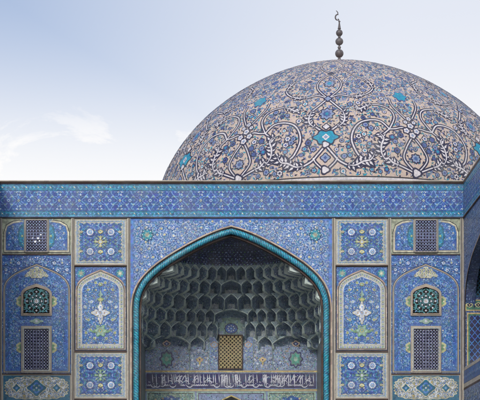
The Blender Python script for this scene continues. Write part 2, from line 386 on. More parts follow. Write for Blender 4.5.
# ---- spandrels
SPB = offset(ARC, 5.4*PX)
def spandrel():
    c = Inlay(); a1 = HX(100.8); zt = ZF(218.5)
    cur = [p for p in SPB if p[0] <= a1]+[(a1, SPB[-1][1]-.0)]
    cur = sorted(cur)
    c.strip([(p[0], p[1]) for p in cur], [(p[0], zt) for p in cur], 'spandrel_field', 0)
    c.rect(a1-.14, ZF(310), a1, zt-.1, 'sky_blue', 1); c.rect(0, zt-.1, a1, zt, 'sky_blue', 1)
    def zc(u):
        for p, q in zip(cur, cur[1:]):
            if p[0] <= u <= q[0]: return p[1]+(q[1]-p[1])*(u-p[0])/((q[0]-p[0]) or 1)
        return 99
    ins = lambda u, v: 0 <= u < a1-.18 and v < zt-.13 and v > zc(u)+.07
    floral(c, ins, (0.1, ZF(305), a1, zt), .4, 'pale_sky', ['white', 'white', 'pale_sky', 'cream'], ['pale_sky', 'white', 'cobalt', 'light_blue', 'turquoise'], fr=.066, seed=5, wd=.026, leaves=7, turns=1.5)
    # corner rosette: turquoise lobed medallion
    m = (HX(84), ZF(235))
    c.star(m, .34, 8, 'deep_turquoise', 7, .82); c.star(m, .30, 8, 'turquoise', 8, .7, .2); c.star(m, .17, 6, 'pale_green', 9, .6); c.disc(m, .06, 'pink_tan', 10)
    for k in range(8): c.disc((m[0]+cos(k*pi/4)*.24, m[1]+sin(k*pi/4)*.24), .03, 'white', 10, 6)
    R = random.Random(9)
    for _ in range(26):
        u, v = R.uniform(.3, a1-.2), R.uniform(ZF(290), zt-.15)
        if ins(u, v): c.flower((u, v), .075, 6, R.choice(('white', 'light_blue', 'cream')), 'cobalt', 6, outline='cobalt')
    return c
spc = spandrel(); so = spc.build('spandrel', front(-.02), FAC)
so2 = link('spandrel', so.data, FAC); so2.scale = (-1, 1, 1)

# ---- arch border lines and twisted rope
def arch_strip(name, d0, d1, Y, mat, thick=.05):
    a, b = match(offset(ARC_FULL, d0), offset(ARC_FULL, d1)); V = []; F = []
    for s_ in (1, -1):
        k = len(V); n = len(a)
        for p, q in zip(a, b): V += [(s_*p[0], Y, p[1]), (s_*q[0], Y, q[1]), (s_*p[0], Y+thick, p[1]), (s_*q[0], Y+thick, q[1])]
        for i in range(n-1):
            j = k+4*i; F += [(j, j+4, j+5, j+1), (j, j+2, j+6, j+4), (j+1, j+5, j+7, j+3)]
    return link(name, make_mesh(name, V, F, [], [mat]), FAC)
arch_strip('arch_border', 4.3*PX, 5.7*PX, -.10, 'pink_tan', .12)
arch_strip('arch_border', 3.0*PX, 4.3*PX, -.04, 'dark_line', .06)
arch_strip('arch_soffit', -4.6*PX, -3.0*PX, .10, 'brown', .36)
def rope():
    full = [(-p[0], p[1]) for p in reversed(ARC_FULL[1:])]+ARC_FULL
    L_ = [0]
    for p, q in zip(full, full[1:]): L_.append(L_[-1]+hypot(q[0]-p[0], q[1]-p[1]))
    st = .03; n = int(L_[-1]/st); V = []; F = []; M = []; NS = 24; j = 0; mid = L_[-1]/2
    for i in range(n+1):
        s_ = i*L_[-1]/n
        while j < len(L_)-2 and L_[j+1] < s_: j += 1
        t = (s_-L_[j])/(L_[j+1]-L_[j]); x = full[j][0]+(full[j+1][0]-full[j][0])*t; z = full[j][1]+(full[j+1][1]-full[j][1])*t
        s0, s1 = max(0, s_-.12), min(L_[-1], s_+.12)
        def at(ss):
            k = 0
            import bisect
            k = min(len(L_)-2, max(0, bisect.bisect_right(L_, ss)-1)); t = (ss-L_[k])/(L_[k+1]-L_[k])
            return full[k][0]+(full[k+1][0]-full[k][0])*t, full[k][1]+(full[k+1][1]-full[k][1])*t
        a, b = at(s0), at(s1); dx, dz = b[0]-a[0], b[1]-a[1]; d = hypot(dx, dz); nx, nz = -dz/d, dx/d
        tw = abs(s_-mid)*2*pi/.56
        if s_ < mid: pass
        for k in range(NS):
            a = 2*pi*k/NS; r = .146*(1-.10*abs(sin(2*(a-tw))))
            V.append((x+nx*cos(a)*r, -.02-sin(a)*r*.9, z+nz*cos(a)*r))
    for i in range(n):
        s_ = (i+.5)*L_[-1]/n; tw = abs(s_-mid)*2*pi/.56
        for k in range(NS):
            a = 2*pi*(k+.5)/NS
            F.append((i*NS+k, i*NS+(k+1) % NS, (i+1)*NS+(k+1) % NS, (i+1)*NS+k)); M.append(1 if abs(sin(2*(a-tw))) > .93 else (2 if abs(sin(2*(a-tw))) < .10 else 0))  # deep grooves and pale crests: the rope's shading put into the colour
    return link('rope_moulding', make_mesh('rope_moulding', V, F, M, ['turquoise', 'deep_turquoise', 'rope_light'], True), FAC)
glaze('rope_light', (70, 190, 205), .3)
rope()

# ------------------------------------------------------------------ tile panels of the column beside the arch
def ogee(hw, zs, zp, n=14, k=.55):
    """pointed arch outline, right half from springing (hw,zs) to apex (0,zp)"""
    return [(hw*(1-t)**k if t < 1 else 0, zs+(zp-zs)*(1-(1-t)**1.0)*1.0) for t in [i/n for i in range(n+1)]]
def tudor(hw, zs, zp, n=16):
    P0, P1, P2, P3 = (hw, zs), (hw, zs+(zp-zs)*.56), (hw*.52, zs+(zp-zs)*.74), (0, zp)
    return [tuple((1-t)**3*P0[j]+3*(1-t)**2*t*P1[j]+3*(1-t)*t*t*P2[j]+t**3*P3[j] for j in (0, 1)) for t in [i/n for i in range(n+1)]]
def full_arch(hw, z0, zs, zp, f=tudor):
    r = [(hw, z0)]+f(hw, zs, zp); return r+[(-p[0], p[1]) for p in reversed(r[:-1])]
def half_at(f, z):
    for p, q in zip(f, f[1:]):
        if p[1] <= z <= q[1]: return p[0]+(q[0]-p[0])*((z-p[1])/((q[1]-p[1]) or 1))
    return f[0][0] if z < f[0][1] else 0

def chain(c, pts, pitch, m1, m2, m3, r, layer):
    """a running chain of small blossoms and leaves along a path"""
    d = 0; nxt = pitch/2; k = 0
    for p, q in zip(pts, pts[1:]):
        L_ = hypot(q[0]-p[0], q[1]-p[1]); a = atan2(q[1]-p[1], q[0]-p[0])
        while d+L_ >= nxt and L_ > 0:
            t = (nxt-d)/L_; x, y = p[0]+(q[0]-p[0])*t, p[1]+(q[1]-p[1])*t
            if k % 2: c.star((x, y), r, 6, m1, layer, .6); c.disc((x, y), r*.4, m3, layer+1, 6)
            else: c.leaf((x-cos(a+.6)*r, y-sin(a+.6)*r), a+.6, r*2, r*.7, m2, layer); c.leaf((x-cos(a-.6)*r, y-sin(a-.6)*r), a-.6, r*2, r*.7, m2, layer)
            nxt += pitch; k += 1
        d += L_
def square_panel(cc=('yellow', 'cream')):
    """52.6 x 46 px; origin at panel centre"""
    c = Inlay(); hw, hh = 26.2*PX, 23.2*PX
    c.rect(-hw, -hh, hw, hh, 'pale_border', 0); c.frame(-hw, -hh, hw, hh, .045, 'tan', 1); c.frame(-hw+.12, -hh+.12, hw-.12, hh-.12, .03, 'light_blue', 1)
    qx, qy = hw-.185, hh-.15; chain(c, [(-qx, -qy), (qx, -qy), (qx, qy), (-qx, qy), (-qx, -qy)], .085, 'sky_blue', 'leaf_green', 'cream', .036, 2)
    m = c.mark()
    # ragged cobalt field: quarter outline
    bw, bh = 20.6*PX, 18.6*PX; pts = [(0, 0)]
    for k in range(61):
        a = pi/2*k/60; e = 1/max(cos(a), sin(a)*1.0); lob = 1+.03*cos(a*32)
        x, y = cos(a)*e*bw*lob, sin(a)*e*bh*lob
        pts.append((min(x, bw*1.03), min(y, bh*1.03)))
    c.poly(pts, 'cobalt', 2)
    for p in ((.25, .12), (.12, .3), (.72, .1), (.1, .68), (.3, .62), (.78, .24), (.85, .62), (.62, .82), (.28, .84), (.92, .38), (.4, .35), (.66, .5), (.45, .72), (.88, .85)):
        q = (p[0]*bw, p[1]*bh); c.flower(q, .055, 5, random.choice(('light_blue', 'turquoise', 'cream', 'light_blue', 'pale_green')), 'cobalt', 4)
    for k in range(90):
        q = (random.random()*bw, random.random()*bh); c.leaf(q, random.random()*6.3, .1, .045, random.choice(('light_blue', 'pale_sky', 'leaf_green', 'turquoise', 'light_blue')), 3)
    for r, mm in ((.36, 'sky_blue'), (.30, 'light_blue')): 
        c.ribbon([(10.5*PX+cos(a*.26)*r*1.02, 9.7*PX+sin(a*.26)*r*.95) for a in range(25)], .022, mm, 4)
    f = (10.5*PX, 9.7*PX); c.star(f, .235, 10, 'cobalt', 5, .9); c.star(f, .185, 10, 'white', 6, .85); c.disc(f, .11, 'light_blue', 7); c.star(f, .075, 6, 'white', 8, .5); c.disc(f, .025, 'cobalt', 9, 6)
    c.mirror(0, m); m2 = m; c.mirror_v(0, m2)
    # green-yellow cross at the heart
    for k in range(4):
        a = k*pi/2; d = (cos(a), sin(a))
        c.palmette((d[0]*.24, d[1]*.22), .085, cc[0], 'leaf_green', 'cream', 10)
        c.leaf((d[0]*.05, d[1]*.05), a, .24, .1, cc[1], 11)
    c.star((0, 0), .16, 8, cc[0], 12, .6); c.star((0, 0), .09, 8, 'white', 14, .6)
    for s_ in (-1, 1):
        c.palmette((0, s_*9.8*PX), .12, 'yellow', 'cream', 'leaf_green', 10, s_); c.palmette((s_*19.2*PX, 9.7*PX), .075, 'yellow', 'cream', 'cobalt', 10); c.palmette((s_*19.2*PX, -9.7*PX), .075, 'yellow', 'cream', 'cobalt', 10)
        for q in (-1, 1): c.leaf((s_*.12, q*.1), atan2(q, s_), .24, .09, 'pale_green', 10)
    return c
def niche_panel():
    """column panel with a pointed field: origin at its bottom centre, 84 px tall"""
    c = Inlay(); hw = 26.2*PX; H = 84.5*PX
    c.rect(-hw, 0, hw, H, 'blue_field', 0); c.frame(-hw, 0, hw, H, .045, 'dark_line', 1)
    oa = full_arch(25.0*PX, .06, 60.5*PX, 81.5*PX); c.poly(oa, 'pink_tan', 2)
    ia = full_arch(23.8*PX, .1, 60*PX, 80*PX); c.poly(ia, 'dark_line', 3)
    ja = full_arch(23.2*PX, .12, 59.8*PX, 79.3*PX); c.poly(ja, 'pale_border', 4)
    ka = full_arch(18.8*PX, 6.6*PX, 60*PX, 74.4*PX); c.poly(ka, 'white', 5)
    chain(c, full_arch(21*PX, 3.6*PX, 61*PX, 76.6*PX)+[(21*PX, 3.6*PX)], .11, 'sky_blue', 'leaf_green', 'cream', .05, 6)
    kb = full_arch(18.3*PX, 7.1*PX, 60*PX, 73.8*PX); c.poly(kb, 'blue_field', 6)
    hf = [(18.3*PX, 0)]+tudor(18.3*PX, 60*PX, 73.8*PX)
    ins = lambda u, v: v > 7.6*PX and v < 73*PX and abs(u) < half_at(hf, v)-.05
    m = c.mark()
    floral(c, ins, (.05, 8*PX, 18*PX, 74*PX), .34, 'light_blue', ['white', 'yellow', 'light_blue', 'cream'], ['light_blue', 'turquoise', 'white', 'leaf_green'], 7, True, .018, .045, 11, 8)
    for u, v in ((.24, 3.4), (.62, 3.05), (.78, 2.2), (.6, 1.55), (.72, .9), (.3, .62), (.45, 2.45), (.5, 1.05)):
        c.flower((u, v), .085, 6, 'yellow' if v > 3 or .5 < v < 1.7 else 'white', 'leaf_green', 9, outline='light_blue')
    # spandrel stars
    c.flower((19.5*PX, 77.5*PX), .17, 6, 'pale_green', 'cream', 3, outline='turquoise')
    for p in ((22.5, 71), (13, 81.3), (24.3, 81), (24, 66)): c.flower((p[0]*PX, p[1]*PX), .07, 5, 'light_blue', 'cobalt', 3)
    c.mirror(0, m)
    # axis ornaments
    z = 38*PX
    pts = []
    for k in range(64):
        a = 2*pi*k/64; r = .30+.13*cos(4*a)+.045*cos(12*a); pts.append((cos(a)*r*1.02, z+sin(a)*r*1.25))
    c.poly(pts, 'cream', 12); c.poly([(p[0]*.86, z+(p[1]-z)*.86) for p in pts], 'white', 13); c.flower((0, z), .12, 8, 'lavender', 'pink_tan', 14)
    for q in (-1, 1):
        for s_ in (-1, 1): c.disc((s_*.2, z+q*.02), .035, 'pink_tan', 15, 6); c.disc((0, z+q*.3), .04, 'light_blue', 15, 6)
    c.palmette((0, 51*PX), .15, 'leaf_green', 'yellow', 'cream', 12); c.leaf((0, 53*PX), pi/2, .42, .17, 'pale_green', 11)
    pts = []
    for k in range(48):
        a = 2*pi*k/48; r = .27+.06*cos(6*a); pts.append((cos(a)*r*1.1, 20*PX+sin(a)*r))
    c.poly(pts, 'leaf_green', 12); c.poly([(p[0]*.8, 20*PX+(p[1]-20*PX)*.8) for p in pts], 'pale_green', 13); c.flower((0, 20*PX), .11, 6, 'yellow', 'turquoise', 14)
    for s_ in (-1, 1): c.leaf((s_*.2, 18.5*PX), .25 if s_ > 0 else pi-.25, .4, .13, 'leaf_green', 11); c.palmette((0, 66*PX), .1, 'yellow', 'leaf_green', 'white', 12)
    return c
SQ = square_panel(); random.seed(12); SQ2 = square_panel(('leaf_green', 'pale_green')); NP = niche_panel()
sq_me = {}
for s_ in (-1, 1):
    for py in (241.9, 375.3, 424.5):
        kk = py < 300
        if kk not in sq_me: o = (SQ if kk else SQ2).build('tile_panel', front(-.02), FAC); sq_me[kk] = o.data
        else: o = link('tile_panel', sq_me[kk], FAC)
        o.location = (s_*HX(130.6), 0, ZF(py))
np_me = None
for s_ in (-1, 1):
    for z in (ZF(350.9), ZF(350.9)-133.4*PX):
        if np_me is None: o = NP.build('tile_panel', front(-.02), FAC); np_me = o.data
        else: o = link('tile_panel', np_me, FAC)
        o.location = (s_*HX(130.6), 0, z)
# narrow dark ledges between panels, their shadow lines put into the colour
lb = []
for s_ in (-1, 1):
    for py in (265.7, 351.5, 399.2): lb.append((s_*HX(130.6)-HX(26.4), s_*HX(130.6)+HX(26.4), -.07, 0, ZF(py+.6), ZF(py-.6)))
for b in lb: link('ledge', box_mesh('ledge', [b], ['brown']), FAC)

# ------------------------------------------------------------------ outer bays
BAY = 34.4
def lattice(c, box, pu, pv, wd, m, layer=2, inside=None):
    u0, v0, u1, v1 = box; sl = pv/pu
    for s_ in (-1, 1):
        n0 = int(((v1-v0)+(u1-u0)*sl)/pv)+2
        for i in range(-n0, n0+1):
            # line v = vm + s*sl*(u-um) + i*pv
            um, vm = (u0+u1)/2, (v0+v1)/2; seg = []
            for k in range(60):
                u = u0+(u1-u0)*k/59; v = vm+s_*sl*(u-um)+(i+.5)*pv
                if v0 <= v <= v1 and (inside is None or inside(u, v)): seg.append((u, v))
                else:
                    if len(seg) > 1: c.ribbon([seg[0], seg[-1]], wd, m, layer+(s_ > 0))
                    seg = []
            if len(seg) > 1: c.ribbon([seg[0], seg[-1]], wd, m, layer+(s_ > 0))
def lunette_panel():
    """top panel of an outer bay, origin bottom centre, 36 px tall"""
    c = Inlay(); hw = BAY*PX; H = 35.5*PX
    c.rect(-hw, 0, hw, H, 'lunette_edge', 0)
    def outl(d): return [(hw-.06-d, .07+d), (hw-.06-d, 22*PX-d*.3), (30.5*PX-d*.6, 29.5*PX-d*.8), (24*PX-d*.3, 33.2*PX-d), (16*PX, 34.4*PX-d)]
    for d, m, ly in ((0, 'dark_line', 1), (.035, 'cream', 2), (.1, 'grey_tan', 3), (.13, 'blue_field', 4)):
        r = outl(d); c.poly(r+[(-p[0], p[1]) for p in reversed(r)], m, ly)
    o_ = outl(.2)
    def ins(u, v):
        u = abs(u)
        if u < 11.5*PX or v < .25 or u > o_[0][0]: return False
        lim = H
        for p, q in ((o_[1], o_[2]), (o_[2], o_[3]), (o_[3], o_[4])):
            if q[0] <= u <= p[0]: lim = p[1]+(q[1]-p[1])*(u-p[0])/(q[0]-p[0])
        return v < lim
    mk = c.mark()
    floral(c, ins, (11*PX, .2, hw, H), .33, 'light_blue', ['light_blue', 'white', 'sky_blue'], ['light_blue', 'sky_blue', 'white', 'cobalt'], 5, True, .022, .055, 21, 7)
    # green half medallion beside the grille
    pts = [(11.5*PX+.36*max(0, sin(t))**.8*(1+.06*cos(8*t)), 18*PX+.62*-cos(t)) for t in [pi*k/30 for k in range(31)]]
    c.poly(pts, 'teal', 8); c.poly([(11.5*PX+(p[0]-11.5*PX)*.8, 18*PX+(p[1]-18*PX)*.8) for p in pts], 'turq_band', 9)
    c.flower((11.5*PX+.14, 18*PX), .09, 6, 'leaf_green', 'cream', 10)
    c.rect(10.6*PX, .1, 12.6*PX, H-.08, 'grey_tan', 11); c.rect(10.6*PX, .1, 11*PX, H-.08, 'dark_line', 12)
    c.mirror(0, mk)
    return c
def bay_niche():
    """main pointed panel of an outer bay: origin bottom centre, 118 px tall"""
    c = Inlay(); hw = BAY*PX; H = 118.5*PX
    c.rect(-hw, 0, hw, H, 'blue_field', 0)
    zs, zp = 83*PX, 110*PX
    for i, (d, m) in enumerate(((0, 'dark_line'), (.025, 'tan'), (.085, 'dark_line'), (.11, 'light_blue'), (.14, 'blue_field'), (.2, 'sky_blue'), (.22, 'blue_field'))):
        c.poly(full_arch(33.6*PX-d, .04+d*.8, zs, zp-d*1.15), m, 1+i)
    hf = [(33.6*PX-.28, 0)]+tudor(33.6*PX-.28, zs, zp-.34)
    of = [(33.6*PX, 0)]+tudor(33.6*PX, zs, zp)
    def ins(u, v):
        if v < .3 or v > zp-.4 or abs(u) > half_at(hf, v)-.04: return False
        if abs(u) < 16.8*PX and (3 < v/PX < 50 or 54 < v/PX < 86): return False
        return True
    mk = c.mark()
    floral(c, ins, (.1, .3, hw, zp), .36, 'light_blue', ['pale_sky', 'white', 'pale_sky', 'light_blue'], ['light_blue', 'pale_sky', 'cobalt', 'leaf_green', 'turquoise'], 7, True, .022, .05, 31, 9)
    insp = lambda u, v: .05 < abs(u) < hw-.1 and v < H-.1 and v > zs and abs(u) > half_at(of, v)+.07 if v < zp+.05 else (abs(u) < hw-.1 and v < H-.1)
    floral(c, insp, (.1, zs, hw, H), .4, 'light_blue', ['white', 'lavender', 'white'], ['light_blue', 'lavender', 'sky_blue'], 7, True, .024, .08, 33, 7)
    # side palmettes of the two windows
    for v, r in ((26*PX, .155), (72*PX, .155)):
        pts = [(15.6*PX+r*1.7*(max(0, sin(t))**.9)*(.78+.22*abs(cos(3*t))), v-cos(t)*r*1.75) for t in [pi*k/30 for k in range(31)]]
        c.poly(pts, 'straw', 10); c.poly([(15.6*PX+(p[0]-15.6*PX)*.6, v+(p[1]-v)*.6) for p in pts], 'leaf_green', 11); c.star((15.6*PX+.12, v), .07, 5, 'cream', 12)
    c.mirror(0, mk)
    # crown over the upper window: an openwork cluster of lobes
    z = 100*PX
    for (dx, dz, r) in ((0, .18, .17), (-.2, .08, .17), (.2, .08, .17), (-.38, -.04, .13), (.38, -.04, .13), (0, -.08, .17), (-.2, -.14, .11), (.2, -.14, .11), (-.52, -.12, .07), (.52, -.12, .07)):
        c.poly([(dx+cos(a)*r*(1+.12*cos(6*a)), z+dz+sin(a)*r*.9*(1+.12*cos(6*a))) for a in [2*pi*k/30 for k in range(30)]], 'cream', 12)
        for k in range(5): c.disc((dx+cos(k*1.257)*r*.55, z+dz+sin(k*1.257)*r*.5), r*.17, ('sky_blue', 'leaf_green', 'cobalt')[k % 3], 13, 6)
        c.star((dx, z+dz), r*.25, 5, 'straw', 14)
    # cartouche between the windows
    z = 52.3*PX
    c.poly([(cos(a)*.3*(1+.2*cos(4*a)), z+sin(a)*.12*(1+.2*cos(4*a))) for a in [2*pi*k/32 for k in range(32)]], 'pale_green', 12)
    c.star((0, z), .09, 6, 'white', 13)
    return c
def lace_panel():
    """cream lace panel at the foot of a bay: origin centre, 27 px tall"""
    c = Inlay(); hw = BAY*PX; hh = 13.4*PX
    c.rect(-hw, -hh, hw, hh, 'teal_field', 0); c.frame(-hw, -hh, hw, hh, .05, 'tan', 1)
    pts = []
    for k in range(121):
        a = 2*pi*k/120; e = 1/max(abs(cos(a))**1.0, abs(sin(a))*1.0, .2); x = cos(a); y = sin(a)
        s4 = (abs(x)**3.2+abs(y)**3.2)**(-1/3.2); lob = 1+.028*cos(a*26)
        pts.append((x*s4*(hw-.14)*lob, y*s4*(hh-.1)*lob))
    c.poly(pts, 'cream', 2); c.poly([(p[0]*.97, p[1]*.95) for p in pts], 'lace_border', 3)
    ins = lambda u, v: (abs(u)/(hw-.2))**3.2+(abs(v)/(hh-.16))**3.2 < 1
    mk = c.mark()
    floral(c, ins, (.1, -hh, hw, hh), .34, 'white', ['white', 'sky_blue', 'ochre'], ['white', 'teal', 'ochre', 'sky_blue', 'white'], 4, True, .036, .06, 41, 8)
    d = (20*PX, 0)
    c.star(d, .26, 4, 'cream', 7, .75); c.star(d, .21, 4, 'teal', 8, .62); c.star(d, .09, 6, 'light_blue', 9)
    c.mirror(0, mk)
    for r, m, ly in ((.45, 'cream', 10), (.40, 'teal', 11), (.28, 'sky_blue', 12), (.20, 'teal', 13)):
        c.poly([(cos(a)*r*(1+.16*cos(4*a)+.05*cos(8*a)), sin(a)*r*.85*(1+.16*cos(4*a)+.05*cos(8*a))) for a in [2*pi*k/48 for k in range(48)]], m, ly)
    for k in range(4): c.disc((cos(pi/4+k*pi/2)*.17, sin(pi/4+k*pi/2)*.15), .05, 'pale_green', 14, 8)
    c.disc((0, 0), .05, 'white', 15, 8)
    return c
LP, BN, CP = lunette_panel(), bay_niche(), lace_panel()
me_l = me_b = me_c = None
for s_ in (-1, 1):
    x = s_*HX(194.5)
    for kind, z in (('l', ZF(254.2)), ('b', ZF(373.6)), ('c', ZF(387.9)), ('b', ZF(520.5))):
        if kind == 'l': o = LP.build('tile_panel', front(-.02), FAC) if me_l is None else link('tile_panel', me_l, FAC); me_l = o.data
        if kind == 'b': o = BN.build('tile_panel', front(-.02), FAC) if me_b is None else link('tile_panel', me_b, FAC); me_b = o.data
        if kind == 'c': o = CP.build('tile_panel', front(-.02), FAC) if me_c is None else link('tile_panel', me_c, FAC); me_c = o.data
        o.location = (x, 0, z)
    for py in (254.6, 373.9, 401.4): link('ledge', box_mesh('ledge', [(x-HX(34.4), x+HX(34.4), -.07, 0, ZF(py+.5), ZF(py-.5))], ['brown']), FAC)  # dark strips standing for the shadow lines between bay panels

def frame_poly(outer, inner, Y0, Y1, mat, name, parent, loc):
    n = len(outer); V = [(p[0], Y0, p[1]) for p in outer]+[(p[0], Y0, p[1]) for p in inner]+[(p[0], Y1, p[1]) for p in outer]+[(p[0], Y1, p[1]) for p in inner]; F = []
    for i in range(n):
        j = (i+1) % n; F += [(i, j, n+j, n+i), (i, 2*n+i, 2*n+j, j), (n+i, n+j, 3*n+j, 3*n+i)]
    return link(name, make_mesh(name, V, F, [], [mat]), parent, loc)
WIN = {}
def window(kind, x, z):
    """lattice window with raised frame; origin bottom centre"""
    w_ = bpy.data.objects.new('window', None); C.objects.link(w_); w_.parent = FAC; w_.location = (x, 0, z)
    if kind in WIN:
        for nm, me in WIN[kind]: link(nm, me, w_)
        return w_
    parts = []
    if kind == 'pointed':
        ho, hi = 15.4*PX, 13.2*PX; Ho, Hi = 32*PX, 29*PX
        out_ = full_arch(ho, 0, 21.5*PX, Ho); inn = full_arch(hi, 2.2*PX, 20.5*PX, Hi-.02)
        f = frame_poly(out_, inn, -.12, -.02, 'tan', 'frame', w_, None); parts.append(('frame', f.data))
        out2 = full_arch(hi+.045, 2.2*PX-.045, 20.5*PX, Hi+.03); f = frame_poly(out2, inn, -.15, -.02, 'pink_tan', 'frame', w_, None); parts.append(('frame', f.data))
        c = Inlay(); c.poly(inn, 'hole', 0); o = c.build('pane', front(-.06), w_); parts.append(('pane', o.data))
        c = Inlay(); hfz = [(hi, 0)]+tudor(hi, 20.5*PX, Hi); ins = lambda u, v: 2.4*PX < v < Hi and abs(u) < half_at(hfz, v)
        cz = 14.5*PX
        mk = c.mark()
        # interlaced curved tracery (quarter turns)
        def clipped(pts, wd, m, ly):
            run = []
            for p in pts:
                if ins(*p) and p[0] >= -.01: run.append(p)
                else: c.ribbon(run, wd, m, ly); run = []
            c.ribbon(run, wd, m, ly)
        for (px_, pz, r, m) in ((0, 0, .15, 'turq_grey'), (0, 0, .36, 'turq_grey'), (.34, .34, .19, 'turq_grey'), (.34, -.34, .19, 'turq_grey'), (.42, 0, .17, 'turq_grey'), (0, .44, .17, 'turq_grey'), (0, -.44, .17, 'turq_grey'), (0, .62, .26, 'turq_grey'), (0, 0, .56, 'turq_grey'), (.6, .62, .3, 'turq_grey'), (.6, -.62, .3, 'turq_grey'), (.62, .25, .16, 'turq_grey'), (.62, -.25, .16, 'turq_grey'), (.3, .68, .14, 'turq_grey')):
            clipped([(px_+cos(a*.21)*r, cz+pz+sin(a*.21)*r) for a in range(31)], .036, m, 1)
        for a in (.4, .79, 1.2, -.4, -.79, -1.2): clipped([(cos(a)*t*.06, cz+sin(a)*t*.06) for t in range(3, 14)], .03, 'turq_grey', 2)
        for k in range(5):
            a = -pi/2+k*pi/4; 
            for rr in (.26, .47):
                p = (cos(a)*rr, cz+sin(a)*rr)
                if ins(*p): c.star(p, .06, 4, 'white', 4, .6)
        for p in ((.5, .45), (.5, -.5), (.56, .02)): 
            if ins(p[0], cz+p[1]): c.star((p[0], cz+p[1]), .05, 4, 'light_blue', 4)
        c.mirror(0, mk)
        c.star((0, cz), .15, 8, 'white', 6, .6); c.disc((0, cz), .05, 'pink_tan', 7, 6)
        o = c.build('lattice', front(-.085), w_); parts.append(('lattice', o.data))
    else:
        hw = {'tall': 12.4*PX, 'small': 10.4*PX}[kind]; H = {'tall': 41*PX, 'small': 31*PX}[kind]; b = {'tall': .14, 'small': .05}[kind]
        out_ = [(hw+b, -b), (hw+b, H+b), (-hw-b, H+b), (-hw-b, -b)]; inn = [(hw, 0), (hw, H), (-hw, H), (-hw, 0)]
        f = frame_poly(out_, inn, -.12, -.02, 'tan' if kind == 'tall' else 'grey_tan', 'frame', w_, None); parts.append(('frame', f.data))
        if kind == 'tall':
            o2 = [(hw+.06, -.06), (hw+.06, H+.06), (-hw-.06, H+.06), (-hw-.06, -.06)]; f = frame_poly(o2, inn, -.15, -.02, 'pale_border', 'frame', w_, None); parts.append(('frame', f.data))
        c = Inlay(); c.rect(-hw, 0, hw, H, 'hole', 0); o = c.build('pane', front(-.06), w_); parts.append(('pane', o.data))
        c = Inlay(); p = .155 if kind == 'tall' else .15
        lattice(c, (-hw, 0, hw, H), p, p*1.02, .024, 'lav_dark', 1)
        nv = int(H/(p/1)); 
        for i in range(int(2*hw/p)+1):
            for j in range(int(H/(p*1.02))+1):
                u = -hw+(i+.5)*2*hw/(int(2*hw/p)+1); v = (j+.5)*H/(int(H/(p*1.02))+1)
                c.star((u, v), .028 if kind == 'tall' else .034, 6, 'white' if kind == 'tall' else 'lavender', 4, .6)
        o = c.build('lattice', front(-.085), w_); parts.append(('lattice', o.data))
    WIN[kind] = parts
    return w_
for s_ in (-1, 1):
    x = s_*HX(194.5)
    ws = window('small', x, ZF(251.6))
    if s_ < 0:                                    # glowing pale stars stand in for daylight through openings of this one
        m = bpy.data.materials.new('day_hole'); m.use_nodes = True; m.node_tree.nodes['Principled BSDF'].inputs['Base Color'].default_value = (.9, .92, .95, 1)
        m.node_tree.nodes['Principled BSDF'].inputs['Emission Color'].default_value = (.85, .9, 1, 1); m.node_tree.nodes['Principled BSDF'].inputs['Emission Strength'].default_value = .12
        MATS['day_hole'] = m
        for u, v, r in ((.08, 13, .06), (-.06, 9.6, .065), (.22, 16.5, .045), (.15, 10.3, .045), (-.2, 13.2, .035)):
            c = Inlay(); c.star((u, v*PX), r, 6, 'day_hole', 6, .75); c.build('opening', front(-.085), ws)  # glowing star laid on the grille, not cut through
    window('pointed', x, ZF(315.9)); window('tall', x, ZF(370))
    window('pointed', x, ZF(315.9)-146.9*PX); window('tall', x, ZF(370)-146.9*PX)

